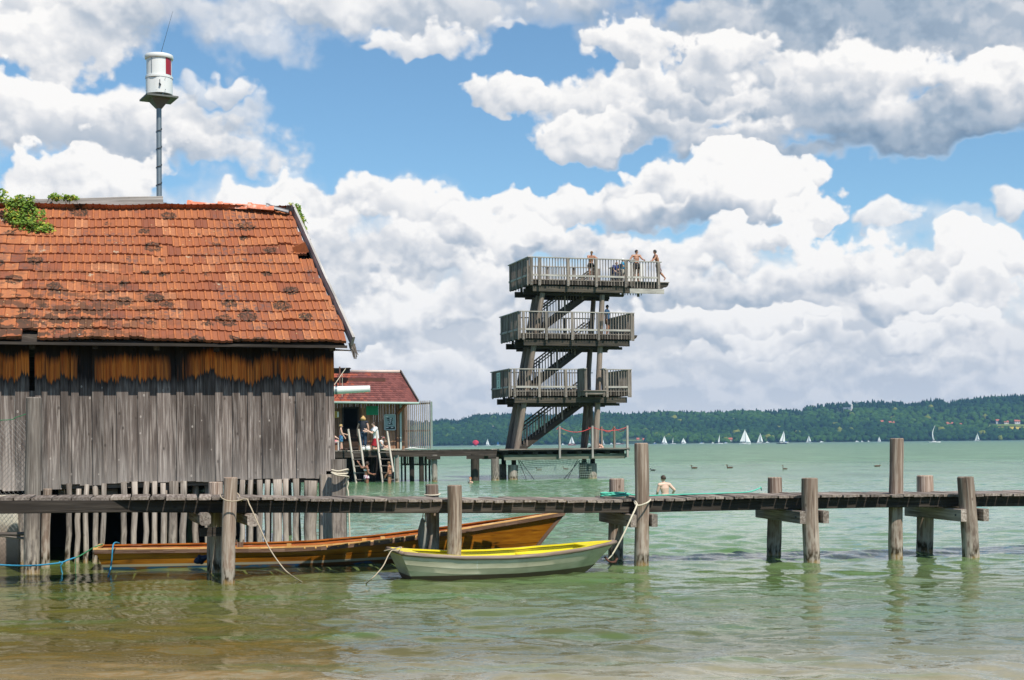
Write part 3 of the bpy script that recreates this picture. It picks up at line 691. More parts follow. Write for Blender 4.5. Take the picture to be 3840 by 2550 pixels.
# ridge: grey board on the left, caps on the right
mb=MB(); L_=at(-420,798,26); mb.bar(at(-260,772,25.35),at(612,752,26.25),.05,.16,seg=6,warp=.006,rnd=.6,bev=.01)
mb.bar(at(-260,790,25.45),at(618,769,26.35),.16,.035,rnd=.5); mb.build("ridge_board",wood('pale_ridge_wood',(.17,.155,.145),(.28,.26,.245),(.42,.40,.38),crack=.5,grain=.6),shed)
def capseg(a,b,r,mat,name,flip=False):
    mb=MB(); a=Vector(a); b=Vector(b); d=(b-a).normalized(); up=Vector((0,0,1)); sd=d.cross(up).normalized(); n=10; vs=[];fs=[]
    st=[(0,r*1.18),(.12,r*1.18),(.16,r),(1,r*.92)]
    for (t,rr) in st:
        for q in (rr,rr-.016):
            for i in range(n+1):
                an=PI*i/n; vs.append(a.lerp(b,t)+sd*math.cos(an)*q+up*(math.sin(an)*q*.95))
    m_=n+1
    for k in range(len(st)-1):
        for L in (0,1):
            o=(k*2+L)*m_; p=((k+1)*2+L)*m_
            for i in range(n): fs.append((o+i,o+i+1,p+i+1,p+i))
    for o in (0,(len(st)-1)*2*m_):
        for i in range(n): fs.append((o+i,o+i+1,o+m_+i+1,o+m_+i))
    mb.add(vs,fs); mb.build(name,mat,shed,smooth=True,auto=40)
rp=lambda px,py:at(px,py,26.6)
capseg(rp(612,778),rp(715,782),.085,GREYCAP,"ridge_cap")
capseg(rp(706,778),rp(822,786),.125,CAPT,"ridge_cap"); capseg(rp(820,783),rp(935,788),.125,CAPT,"ridge_cap"); capseg(rp(932,784),rp(1030,792),.115,CAPT,"ridge_cap")
capseg(rp(1000,778),rp(1084,800),.075,GREYCAP,"ridge_cap")
mb=MB()
for k in range(9): q=rp(1068+k*3.5,792); mb.bar(q,q+Vector((random.uniform(-.04,.04),0,random.uniform(.05,.14))),.03,.03,w2=.01,h2=.01)
mb.build("broken_ridge_end",BLACK,shed)
# slipped tile at the verge
mb=MB(); q=at(1130,935,25.6); mb.bar(q+Vector((-.13,0,-.05)),q+Vector((.10,.02,.05)),.02,.2,up=(.3,-.4,1),rnd=.4); mb.build("slipped_tile",TILE,shed)
mb=MB(); mb.box(at(277,1257,22.55),.20,.03,.035); mb.build("white_strip",WHITE,shed)
# walls of upright boards (boards lap in two depths)
def boards(t0,t1,z0f,z1f,base=W0,u=UH,v=VH,step=True,gap=.008):
    mb=MB(); t=t0; k=0
    while t<t1:
        w=random.choice([.07,.11,.14,.17,.2,.22,.1,.16]); w=min(w,t1-t)
        if w<.03: break
        off=-.030 if k%2 else .006; off+=random.uniform(-.006,.006); c=base+u*(t+w/2)+v*off
        z0=z0f(t)+random.uniform(-.012,.02); z1=z1f(t); le=random.uniform(-.006,.006)
        mb.bar(c+Vector((0,0,z0)),c+u*le+Vector((0,0,z1)),.024,w-(0 if k%2 else gap)+(.014 if k%2 else 0),up=u,seg=4,warp=.003,rnd=min(1,max(0,random.gauss(.5,.28))))
        t+=w; k+=1
    return mb
tL=-4.6
def zb(t):
    z=1.30
    if t<wl(95)[1]: z=1.19
    elif t<wl(165)[1]: z=1.17
    elif t<wl(215)[1]: z=1.19
    elif t<wl(440)[1]: z=1.26
    elif t<wl(830)[1]: z=1.285
    if t>TE-.17: z=1.42
    return z
t_gap0,t_gap1=wl(112)[1],wl(133)[1]
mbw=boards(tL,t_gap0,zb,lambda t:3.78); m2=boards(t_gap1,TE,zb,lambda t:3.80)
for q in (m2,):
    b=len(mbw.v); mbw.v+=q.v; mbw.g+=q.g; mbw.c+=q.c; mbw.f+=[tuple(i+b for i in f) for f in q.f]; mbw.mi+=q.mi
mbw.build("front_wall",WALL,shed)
# lower half of the gap is closed by a short board
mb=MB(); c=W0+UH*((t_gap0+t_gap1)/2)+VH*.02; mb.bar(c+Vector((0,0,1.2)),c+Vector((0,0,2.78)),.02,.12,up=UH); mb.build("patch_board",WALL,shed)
CB=W0+UH*TE
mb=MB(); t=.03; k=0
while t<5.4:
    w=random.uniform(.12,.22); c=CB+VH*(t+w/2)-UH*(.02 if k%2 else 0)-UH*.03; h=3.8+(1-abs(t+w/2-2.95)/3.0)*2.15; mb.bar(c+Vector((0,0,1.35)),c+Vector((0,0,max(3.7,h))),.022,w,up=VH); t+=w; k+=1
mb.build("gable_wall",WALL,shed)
mb=MB(); c=CB+VH*5.45; mb.bar(c-UH*0+Vector((0,0,2.4)),c-UH*9.3+Vector((0,0,2.4)),.03,2.5); mb.build("back_wall",BEAM,shed)
# back skirt down to the water under the left part: near-black colour puts the interior's shade into it
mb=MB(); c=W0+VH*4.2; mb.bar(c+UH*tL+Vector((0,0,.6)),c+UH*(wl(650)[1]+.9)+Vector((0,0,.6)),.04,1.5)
mb.bar(c+UH*(tL)+Vector((0,0,.6)),W0+UH*tL+VH*.3+Vector((0,0,.6)),.04,1.5); mb.build("inner_wall",plain('shade_black_boards',(.012,.010,.009),.9,.3),shed)
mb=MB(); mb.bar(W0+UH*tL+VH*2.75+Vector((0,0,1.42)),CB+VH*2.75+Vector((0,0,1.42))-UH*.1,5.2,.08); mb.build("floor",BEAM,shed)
mb=MB(); a=W0+UH*wl(215)[1]+VH*.09+Vector((0,0,1.24)); b_=W0+UH*wl(690)[1]+VH*.09+Vector((0,0,1.25)); mb.bar(a,b_,.07,.09); mb.bar(a+VH*.2-Vector((0,0,.12)),W0+UH*wl(440)[1]+VH*.29+Vector((0,0,1.12)),.05,.12)
mb.bar(W0+UH*wl(700)[1]+VH*.10+Vector((0,0,1.25)),W0+UH*wl(1205)[1]+VH*.10+Vector((0,0,1.28)),.07,.075); mb.build("sill_beam",GREY,shed)
# piles, each its own part
def pile(px0,px1,wd,dv,ztop,sq=False,mat=PILE):
    a,_=wl(px0); b_,_=wl(px1); a=a+VH*dv; b_=b_+VH*dv; r=wd/F*a.y/2; mb=MB()
    A=Vector((a.x,a.y,-.6)); B=Vector((b_.x,b_.y,ztop)); n=7
    if sq: mb.bar(A,B,r*2,r*1.8,up=VH,seg=5,warp=.008,bev=.02)
    else:
        P=[A.lerp(B,k/n)+Vector((random.uniform(-.012,.012),0,0)) for k in range(n+1)]; mb.tube(P,[r*random.uniform(.92,1.08) for _ in P],10,jit=.05)
    return mb.build("pile",mat,shed,smooth=not sq,auto=None)
for (x0,x1,w,dv,z) in [(247,259,20,-.06,1.29),(281,292,20,-.02,1.2),(313,323,19,-.07,1.27),(349,357,20,0,1.25),(371,391,20,-.04,1.28),(457,464,22,-.05,1.3),(495,504,22,-.03,1.3),(538,547,21,-.06,1.3),(570,578,21,-.02,1.3),(600,612,21,-.05,1.27),(638,652,34,-.02,1.3),(678,686,24,-.07,1.3),
    (610,622,20,.1,1.25),(730,738,24,.3,1.3),(902,907,20,-.05,1.3),(933,937,19,-.02,1.3),(968,971,21,-.06,1.3),(1000,1001,19,-.01,1.3),(1035,1038,34,-.05,1.3),(1066,1070,22,-.03,1.31),(1101,1106,24,-.06,1.31),(1158,1161,48,-.02,1.27),(1060,1062,14,.5,1.3),(985,990,16,.6,1.3),(950,946,18,.9,1.3),(820,826,20,.2,1.3),(860,866,20,.1,1.3),(774,780,18,.25,1.3)]: pile(x0,x1,w,dv,z)
pile(1218,1224,54,-.02,1.37,True); pile(1203,1240,20,.12,1.37,True)
for (x0,dv) in ((700,2.0),(1000,2.2),(1180,2.4),(880,3.6),(1100,4.0),(1220,5.2),(990,5.2),(1240,2.6)): pile(x0,x0+3,26,dv,1.4,mat=BEAM)
# white pipe and stay on the gable side
mb=MB(); mb.tube([at(1252,1462,23.85),at(1285,1461,24.6)],.055,12); 
# ---------------------------------------------------------------- corner mooring pile, big pile left, leaning pile
def post(name,px0,py0,px1,py1,dia,label,cat="post",D=None,mat=POST,taper=.96,group=None,parent=None,sq=False,depth=-.5,ringn=14,jit=.014,capb=True):
    b=wat(px0,py0) if D is None else xz(px0,D,0); Dd=b.y; t=at(px1,py1,Dd); r=dia/F*Dd/2
    t=Vector((t.x,Dd,t.z)); n=9; mb=MB(); A=b+(b-t).normalized()*(-depth)
    if sq:
        mb.bar(A,t,r*2,r*1.7,up=(0,1,0),seg=6,warp=.006,bev=.018)
    else:
        P=[];Rr=[]
        ph=random.uniform(0,6)
        for k in range(n+1):
            f=k/n; p=A.lerp(t,f)+Vector((math.sin(f*5+ph),math.cos(f*4+ph),0))*.010; P.append(p); Rr.append(r*(1+(taper-1)*f)*random.uniform(.975,1.025))
        if capb: P.append(P[-1]+Vector((0,0,.012))); Rr.append(Rr[-1]*.86)
        mb.tube(P,Rr,ringn,jit=jit)
    if parent is not None: return mb.build(name,mat,parent,smooth=not sq,auto=32)
    e=mb; o=empty(name,(b.x,b.y,0),label,cat,group) if False else None
    me=mb; ob_loc=Vector((b.x,b.y,0)); mb.v=[tuple(Vector(q)-ob_loc) for q in mb.v]
    ob=mb.build(name,mat,None,smooth=not sq,auto=32); ob.location=ob_loc; tag(ob,label,cat,group); return ob
post("mooring_pile",1275,2105,1271,1722,52,"squared timber pile wrapped with cream rope at the boathouse corner","pile",D=23.7,sq=True,mat=PILE)
post("mooring_pile",122,2150,124,1493,60,"tall split pile with knotty pale foot standing before the chain link fence","pile",mat=PILE)
post("mooring_pile",170,2105,178,1835,34,"leaning brown pile just behind the tall split one","pile",D=22.4,mat=POST)
post("mooring_pile",84,2115,80,1905,36,"short pale pile in front of the concrete pier","pile",D=22.6,mat=PILE)
# concrete pier and chain link fence at the left
mb=MB(); c=W0+UH*(wl(20)[1]-.35)+VH*-.05; mb.bar(c+Vector((0,0,-.5)),c+Vector((0,0,1.12)),.5,1.1,up=UH,bev=.02,seg=5,warp=.01)
def concst(n):
    m,T,b=material(n); p=T.pos(); z=T.sep(p)[2]; nn=T.noise(p,5,5,.6); zz=T.math('ADD',z,T.math('MULTIPLY',nn,.35))
    c=T.ramp(zz,[(0,(.22,.15,.06)),(.22,(.13,.095,.075)),(.62,(.30,.235,.19)),(.80,(.33,.28,.22)),(.86,(.55,.50,.40)),(1,(.58,.53,.44))]); setc(T,b,c,.9,bump=nn,bs=.6,bd=.03); return m
ob_loc=Vector((c.x,c.y,0)); mb.v=[tuple(Vector(q)-ob_loc) for q in mb.v]; o=mb.build("concrete_pier",concst('pier_concrete')); o.location=ob_loc; tag(o,"weathered concrete pier with pale top under the boathouse's left end","pier")
fe=empty("chain_link_fence",wat(60,2140),"sagging chain link fence on the boathouse's left side","fence")
mb=MB(); D=21.6
def fp(px,py): return at(px,py,D)
step=17.0
def clip(p,q,x0,x1,y0,y1):
    import itertools
    (ax,ay),(bx,by)=p,q; t0,t1=0,1; dx,dy=bx-ax,by-ay
    for (pp,qq) in ((-dx,ax-x0),(dx,x1-ax),(-dy,ay-y0),(dy,y1-ay)):
        if pp==0:
            if qq<0: return None
        else:
            r_=qq/pp
            if pp<0: t0=max(t0,r_)
            else: t1=min(t1,r_)
    if t0>=t1: return None
    return (ax+t0*dx,ay+t0*dy),(ax+t1*dx,ay+t1*dy)
X0,X1,Y0,Y1=-400,98,1575,1990
k=-90
while k<90:
    for sg in (1,-1):
        x=X0+k*step; c_=clip((x,Y0),(x+sg*(Y1-Y0)*.85,Y1),X0,X1,Y0,Y1)
        if c_:
            a,b_=c_; mb.tube([fp(*a),fp((a[0]+b_[0])/2,(a[1]+b_[1])/2),fp(*b_)],.0022,4)
    k+=1
mb.build("wire_mesh",FENW,fe)
mb=MB(); mb.tube(curve_pts([fp(-400,1578),fp(0,1576),fp(60,1565),fp(110,1548)],6),.006,5); mb.build("top_wire",GREENR,fe)
mb=MB(); mb.tube([fp(-400,2003),fp(60,2003),fp(100,2000)],.03,8); mb.tube([fp(-400,2012),fp(0,2008),fp(100,2020)],.02,8); mb.build("bottom_rail",GREY,fe)
mb=MB(); mb.tube([fp(-410,1570),fp(-410,2120)],.05,10); mb.build("fence_post",GREY,fe)
# siren mast behind the ridge
MD=27.6; mast=empty("siren_mast",xz(595,MD,5.2),"tall steel mast rising behind the ridge and carrying the white siren housing","mast")
def mp_(px,py): return at(px,py,MD)
mb=MB(); mb.tube([xz(599,MD,3.2),mp_(596,402)],[.055,.050],16); mb.build("pole",STEEL,mast,smooth=True,auto=50)
mb=MB()
for (x,y) in ((607,490),(607,556),(607,624),(609,691)):
    a=mp_(588,y+8); mb.tube([mp_(590,y+4)-Vector((0,.06,0)),mp_(603,y)-Vector((0,.06,0)),mp_(608,y-2)-Vector((0,.03,0)),mp_(608,y-8)-Vector((0,.03,0))],.008,6)
    mb.tube([mp_(586,y+2)+Vector((0,0,0)),mp_(586,y+8)],.008,6)
mb.build("climbing_rung",DSTEEL,mast)
c=mp_(596,371); mb=MB()
def sq(h,z,rz=R(28)): return [c+Vector((h*math.cos(rz+PI/4+k*PI/2),h*math.sin(rz+PI/4+k*PI/2),z)) for k in range(4)]
A=sq(.43,.02);B=sq(.43,-.012);C1=sq(.25,-.013);Cc=sq(.07,-.19)
mb.add(A+B,[(0,1,2,3),(0,4,5,1),(1,5,6,2),(2,6,7,3),(3,7,4,0),(4,7,6,5)]); mb.add(C1+Cc,[(0,4,5,1),(1,5,6,2),(2,6,7,3),(3,7,4,0),(4,7,6,5),(0,1,2,3)]); mb.build("platform_plate",plain("plate_steel",(.13,.14,.13),.6,.2,.3),mast)
hz0=mp_(596,360).z; cx=mp_(597,300); 
mb=MB()
for an in (.6,2.2,3.7,5.3): mb.tube([Vector((cx.x+.19*math.cos(an),cx.y+.19*math.sin(an),c.z+.02)),Vector((cx.x+.19*math.cos(an),cx.y+.19*math.sin(an),hz0+.03))],.018,8)
mb.build("foot_bolt",STEEL,mast)
zb0=mp_(596,356).z; zb1=mp_(596,295).z; zt=mp_(596,222).z
mb=MB(); oct_=[]
for k in range(24):
    an=2*PI*k/24+R(20); r=.255; fl=.235/max(.5,abs(math.cos((an-R(-105)+PI)%(2*PI)-PI))) if abs(((an-R(-105)+PI)%(2*PI))-PI)<.42 else r; oct_.append((min(r,fl)*math.cos(an),min(r,fl)*math.sin(an)))
vs=[(cx.x+x,cx.y+y,z) for z in (zb0,zb1) for x,y in oct_]; mb.add(vs,[(i,(i+1)%24,24+(i+1)%24,24+i) for i in range(24)]+[tuple(range(24)),tuple(range(24,48))])
mb.build("lower_housing",WHITEM,mast,auto=30,smooth=True)
mb=MB(); mb.lathe((cx.x,cx.y,zb1),[(.262,-.01),(.262,.03),(.24,.03),(.24,zt-zb1)],32); mb.build("upper_housing",WHITEM,mast,smooth=True,auto=35)
mb=MB(); a0=R(-45); mb.lathe((cx.x,cx.y,zb1),[(.2435,.05),(.2435,zt-zb1-.01)],8,a0=a0,a1=a0+R(37)); mb.build("red_window",RED,mast,smooth=True)
mb=MB(); mb.lathe((cx.x,cx.y,zt),[(.0,-.01),(.262,-.012),(.272,.0),(.272,.055),(.262,.07),(.15,.085),(.0,.09)],32); mb.build("lid",WHITEM,mast,smooth=True,auto=40)
mb=MB(); q=Vector((cx.x+.08,cx.y-.25,zb0+.14)); mb.tube([q,q+Vector((0,-.03,0))],.02,8); mb.bar(q+Vector((0,-.03,0)),q+Vector((0,-.03,.09)),.012,.012); mb.build("latch_handle",DSTEEL,mast)
mb=MB()
for (x,z) in ((-.2,.04),(0,.04),(.17,.05),(-.2,.27),(0,.29),(.17,.27)): mb.ell((cx.x+x,cx.y-.238+abs(x)*.12,zb0+z),.010,.008,.010,6,4)
mb.bar((cx.x-.09,cx.y-.226,zb1+.06),(cx.x-.09,cx.y-.226,zt-.02),.012,.008); mb.build("rivet",STEEL,mast)
mb=MB(); mb.tube([Vector((cx.x+.02,cx.y,zt+.05)),at(648,42,MD)],[.005,.0025],5); mb.build("whip_antenna",DSTEEL,mast)
# climbing plants: curled leaves on thin stems
def leafpatch(name,blobs_,nleaf,label,D,size=.055,hang=None):
    c0=at(blobs_[0][0],blobs_[0][1],D); o=empty(name,c0,label,"climbing plant"); mb=MB(); st=MB()
    for (x,y,rx,ry,w) in blobs_:
        c=at(x,y,D-.04*0); k_=D/F
        for i in range(int(nleaf*w)):
            a=random.uniform(0,2*PI); q=math.sqrt(random.random()); p=c+Vector((math.cos(a)*rx*q*k_, random.uniform(-.10,.12)+ (-.25*math.sin(a)*ry*q*k_ if False else 0), math.sin(a)*ry*q*k_))
            p.y += (p.z-c.z)*1.0 if name=="roof_vine" and y>800 else 0
            s=size*random.uniform(.6,1.25); n=Vector((random.gauss(.1,.5),random.gauss(-.7,.4),random.gauss(.6,.4))).normalized(); t=n.cross(Vector((random.random()-.5,random.random()-.5,random.random()-.5))).normalized(); b_=n.cross(t)
            vs=[p-t*s*.5,p-t*s*.1+b_*s*.38+n*s*.1,p+t*s*.35+b_*s*.2+n*s*.05,p+t*s*.7-n*s*.15,p+t*s*.35-b_*s*.2+n*s*.05,p-t*s*.1-b_*s*.38+n*s*.1,p+t*s*.1+n*s*.16]
            mb.add(vs,[(0,1,6),(1,2,6),(2,3,6),(3,4,6),(4,5,6),(5,0,6)],None,random.random())
            if i%9==0: st.tube([p,p+Vector((random.uniform(-.08,.08),.05,-random.uniform(.02,.1)))],.004,4)
    mb.build("foliage",LEAF,o); st.build("stem",plain('vine_stem_'+label[:5].strip(),(.10,.07,.03),.8),o); return o
leafpatch("roof_vine",[(75,780,52,50,1),(105,810,62,40,1),(60,800,40,55,.7),(125,855,55,22,.6),(160,850,40,15,.35),(185,865,20,14,.15),(30,755,38,14,.2),(70,745,14,16,.12),(115,750,16,18,.15),(5,730,18,22,.2)],330,"dense green vine sprawling over the ridge board onto the tiles",25.0)
leafpatch("roof_vine",[(205,738,22,12,1),(262,742,34,9,1),(245,738,10,8,.3)],75,"two small curled tufts of vine on the ridge board near the mast",25.6,size=.06)
leafpatch("gable_vine",[(1112,790,18,26,1),(1128,825,16,22,.8),(1140,860,9,16,.4),(1095,770,8,8,.2)],170,"thin vine hanging behind the upper verge at the roof's right end",27.2,size=.05)
# ================================================================ the jetty
JX=[-700,0,857,1700,2407,3040,3638,3840,4700]; JD=[16.6,18.75,19.45,20.6,21.5,21.8,22.25,22.4,23.2]
JYT=[-700,0,120,1000,1290,1735,2300,2440,2850,3340,3590,3840,4700]; JY=[1868,1868,1866,1865,1870,1875,1875,1871,1859,1854.5,1852.5,1850,1842]
def jf(px):
    D=float(np.interp(px,JX,JD)); return at(px,float(np.interp(px,JYT,JY)),D)
xs=np.linspace(-700,4700,900); JP=[jf(x) for x in xs]; cum=[0]
for a,b in zip(JP[:-1],JP[1:]): cum.append(cum[-1]+(b-a).length)
cum=np.array(cum)
def js(s):
    x=float(np.interp(s,cum,xs)); p=jf(x); q=jf(x+20); d=(q-p).normalized(); h=Vector((d.x,d.y,0)).normalized(); return p,d,Vector((-h.y,h.x,0)),x
jet=empty("jetty",Vector((JP[300].x,JP[300].y,0)),"long narrow plank jetty on paired timber posts crossing the lake in front of the boathouse","jetty")
mb=MB(); s=0.0; JW=1.28; k=0
while s<cum[-1]-.3:
    p,d,n,x=js(s)
    w=random.choice([.24,.20,.26,.18,.22]) if x<640 else random.choice([.13,.15,.17,.19,.14])
    gap=random.uniform(.010,.022); p,d,n,x=js(s+w/2)
    e0=random.uniform(-.045,.03); e1=random.uniform(-.015,.015); z=random.uniform(-.006,.008)
    sk=n+d*random.uniform(-.03,.03); th=.038
    a=p+n*e0+Vector((0,0,z-th/2)); b=p+sk*(JW+e1)+Vector((0,0,z-th/2+random.uniform(-.006,.006)))
    mb.bar(a,b,w-gap*.5,th,rnd=random.random(),bev=.006,seg=2,warp=.003); s+=w+gap*.6; k+=1
mb.build("deck",PLANK,jet)
for (off,h) in ((.13,.165),(JW-.12,.165)):
    mb=MB(); s=0
    while s<cum[-1]-.5:
        L=min(random.uniform(3.4,4.6),cum[-1]-.1-s); p,d,n,_=js(s); q,d2,n2,_=js(s+L); dz=Vector((0,0,-.040-h/2)); mb.bar(p+n*off+dz,q+n2*off+dz,.09,h,rnd=random.random(),bev=.008,seg=3,warp=.004); s+=L+.004
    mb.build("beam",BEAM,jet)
def dirs(px):
    i=int(np.searchsorted(xs,px)); s=cum[min(i,len(cum)-2)]; return js(s)
PAIR=[((857,2187),(862,1793),54,(806,20.75),(806,1810),56),((1703,2145),(1703,1822),56,(1621,22.0),(1620,1819),50),((2407,2122),(2405,1664),55,(2311,22.75),(2311,1797),58),((3043,2114),(3037,1795),64,(2904,23.1),(2904,1792),56),((3641,2098),(3621,1790),64,(3468,23.5),(3468,1785),64)]
for i,(fb,ft,fw,bb,bt,bw) in enumerate(PAIR):
    Db=bb[1]
    post("post",bb[0],None,bt[0],bt[1],bw,None,D=Db,parent=jet)
    if i==2: pass
    D0=1.85*F/(-uv(*fb)[1])
    if i==1: D0=20.35
    post("post",fb[0],None,ft[0],ft[1],fw,None,D=D0,parent=jet)
    f=xz(fb[0],D0,0); b_=xz(bb[0],Db,0); p,d,n,_=dirs(fb[0]); zt=p.z-.040-.165-.11
    ax=Vector((b_.x-f.x,b_.y-f.y,0)).normalized(); sd=Vector((ax.y,-ax.x,0))
    if i==0:
        for (o_,z_) in ((-.30,zt+.03),(.34,zt+.0)): 
            q=f+sd*o_; mb=MB(); mb.bar(Vector((q.x,q.y,z_))-ax*-.02,Vector((q.x,q.y,z_))+ax*1.45,.15,.17,bev=.03); mb.build("cross_beam",PLANK,jet)
        q=f-sd*.30+ax*.3; mb=MB(); mb.bar(Vector((q.x-.05,q.y,zt-.16)),Vector((q.x-.05,q.y,zt-.16))+sd*.5,.07,.12); mb.build("cross_beam",BEAM,jet)
        q=f-sd*.12+ax*.6; mb=MB(); mb.bar(Vector((q.x-.12,q.y,zt-1.2)),Vector((q.x+.02,q.y,zt-.2)),.03,.02); mb.build("brace",POST,jet)
        continue
    if i==1: continue
    for o_ in (-1,1):
        q=f+sd*o_*(fw/F*D0/2+.055); r0=-.14; L=(b_-f).length+.25
        mb=MB(); mb.bar(Vector((q.x,q.y,zt))+ax*r0,Vector((q.x,q.y,zt))+ax*L,.09,.19,bev=.008); o=mb.build("cross_beam",PLANK,jet)
        mb=MB(); e=Vector((q.x,q.y,zt))+ax*(r0+.16)-sd*0; mb.tube([e+sd*-.062,e+sd*.062],.014,8); mb.build("bolt",DSTEEL,o)
post("mooring_post",3360,2093,3361,1646,54,"tallest lone mooring post standing against the right half of the jetty","post")
post("mooring_post",2407,2122,2405,1664,.001,None,D=21.39,parent=jet) if False else None
# ================================================================ ropes
def rope(name,label,pts,r,mat,twist=True,cat="rope",n=8):
    P=curve_pts(pts,n); c=P[0].copy(); mb=MB(); mb.tube([p-c for p in P],r,6,jit=.12); o=mb.build(name,mat,None,smooth=True); o.location=c; return tag(o,label,cat)
def ring(px,py,D,r,sag,z2=0):
    c=at(px,py,D); return [c+Vector((r*math.cos(a),r*math.sin(a),sag*math.sin(a)+z2*math.cos(a))) for a in [PI*2*k/12 for k in range(13)]]
rope("rope","tan mooring rope looped round the front post and trailing down into the water",[at(905,1880,19.6),at(890,1850,19.85),at(850,1851,19.7),at(826,1858,19.3),at(842,1874,19.14),at(870,1880,19.13),at(900,1876,19.15),at(925,1871,19.1),at(935,1892,19.05),at(945,1912,19.0),at(975,1980,18.9),at(1010,2055,18.8),at(1050,2115,18.7),at(1085,2152,18.6),wat(1142,2184)-Vector((0,0,.02))],.0085,TANR)
rope("rope","white rope tied round the tall post and running down to the dinghy's bow",[at(2378,1878,21.5),at(2384,1892,21.24),at(2400,1895,21.2),at(2425,1886,21.2),at(2436,1878,21.3),at(2436,1873,21.5),at(2405,1875,21.6),at(2382,1878,21.45),at(2388,1893,21.2),at(2370,1935,21.0),at(2335,2010,20.9),at(2305,2065,20.85),at(2286,2090,20.8),at(2266,2102,20.75)],.013,CREAM)
rope("rope","grey line from the dinghy's stern sagging into the water",[at(1440,2066,19.6),at(1480,2057,19.5),at(1505,2052,19.5),at(1490,2066,19.3),at(1470,2064,19.25),at(1455,2085,19.1),at(1435,2125,18.9),at(1395,2170,18.7),wat(1360,2190)-Vector((0,0,.02))],.008,TANR)
rope("rope","bright blue rope stretched low over the water from the left edge",[at(-300,2090,21.0),at(-100,2108,21.0),at(0,2118,21.0),at(60,2121,20.95),at(122,2121,20.75),at(180,2116,20.95),at(228,2110,21.1),at(255,2100,21.2),at(282,2091,21.3)],.012,BLUER)
rope("rope","frayed blue end hanging from the rope's knot",[at(222,2106,21.1),at(234,2112,21.08),at(228,2122,21.08),at(231,2140,21.1),at(236,2158,21.1)],.010,BLUER)
rope("rope","green rope joining the blue one to the wooden boat's stern",[at(276,2094,21.3),at(300,2084,21.4),at(330,2066,21.5),at(355,2052,21.5),at(376,2044,21.55),at(384,2042,21.6)],.010,GREENR)
rope("rope","thin green strand dangling from the green rope",[at(284,2088,21.3),at(283,2120,21.3),at(284,2156,21.3)],.005,GREENR)
rope("rope","blue line hung over the wooden boat's stern quarter",[at(447,2038,21.75),at(436,2034,21.45),at(426,2040,21.2),at(422,2060,21.1),at(419,2100,21.1),at(414,2135,21.1),wat(405,2162)],.011,BLUER)
rope("rope","cream rope wound three times round the corner pile",[at(1243,1762,23.5),at(1270,1767,23.45),at(1303,1760,23.5),at(1303,1768,23.62),at(1298,1776,23.5),at(1262,1776,23.45),at(1243,1771,23.5),at(1262,1781,23.44),at(1300,1786,23.5),at(1307,1790,23.6),at(1303,1800,23.6),at(1306,1815,23.6),at(1302,1830,23.6),at(1306,1850,23.6),at(1309,1920,23.6),at(1312,2030,23.6)],.014,CREAM)
rope("rope","pale rope tied round the stained jetty post behind the deck",ring(1620,1854,22.0,.115,.01)+[at(1598,1880,21.85),at(1595,1930,21.8),at(1595,1962,21.75)],.011,CREAM)
P=[]
for k in range(60):
    a=k*.62; r_=.19+.05*math.sin(k*1.7); P.append(at(2352,1854,22.15)+Vector((math.cos(a)*r_*1.0,math.sin(a)*r_*.55,.012+.0009*k+.008*math.sin(k*2.3))))
zq=lambda px,dv: (lambda q:q[0]+q[2]*dv+Vector((0,0,.022)))(dirs(px))
P+= [zq(2440,.75),zq(2520,.72),zq(2620,.80),zq(2720,.78),zq(2780,.86),zq(2850,.92),zq(2890,.98)+Vector((0,0,.02)),zq(2920,1.05)+Vector((0,0,.06)),zq(2934,1.15)+Vector((0,0,.07)),zq(2936,1.2)+Vector((0,0,.02))]
base=zq(2352,.55); d_=base-at(2352,1854,22.15); P=[p+d_ if i<60 else p for i,p in enumerate(P)]
rope("rope","long teal rope coiled beside the tall post and laid along the deck",P,.011,TEAL,n=3)
# fenders hung at the posts
def fender(name,px,py,D,L,r,mat,label,tilt=0):
    c=at(px,py,D); o=empty(name,c,label,"fender"); mb=MB(); u=Vector((math.sin(tilt),0,math.cos(tilt)))
    mb.tube([u*(L/2+.05),u*(L/2+.02),u*(L/2-.03),u*(L/2-.12),u*0,-u*(L/2-.12),-u*(L/2-.03),-u*(L/2)],[.015,.03,r*.55,r*.95,r,r*.95,r*.6,.02],14); mb.build("body",mat,o,world=False,smooth=True)
    mb=MB(); mb.tube([u*(L/2+.04),u*(L/2+.04)+Vector((.04,0,.30))],.007,6); mb.build("lanyard",TANR,o,world=False); return o
fender("fender",1585,2012,21.75,.46,.075,FENDG,"long grey fender hanging beside the jetty post over the wooden boat")
fender("fender",752,2098,20.95,.20,.075,FENDB,"small dark blue fender behind the near post pair",tilt=1.2)
# outboard inside the boathouse
c=W0+UH*wl(722)[1]+VH*.75; ob=empty("outboard_motor",(c.x,c.y,.2),"outboard motor with dark cowl and green leg stored under the boathouse","outboard motor")
mb=MB(); A=at(735,1838,c.y); mb.ell(A,.15,.2,.07,14,8); mb.build("cowl",OUTB,ob,smooth=True)
mb=MB(); mb.tube([at(722,1880,c.y),at(722,1925,c.y),at(722,1965,c.y),at(713,1995,c.y),at(708,2030,c.y),at(706,2060,c.y)],[.09,.12,.10,.06,.04,.035],10); mb.build("leg",OUTG,ob,smooth=True)
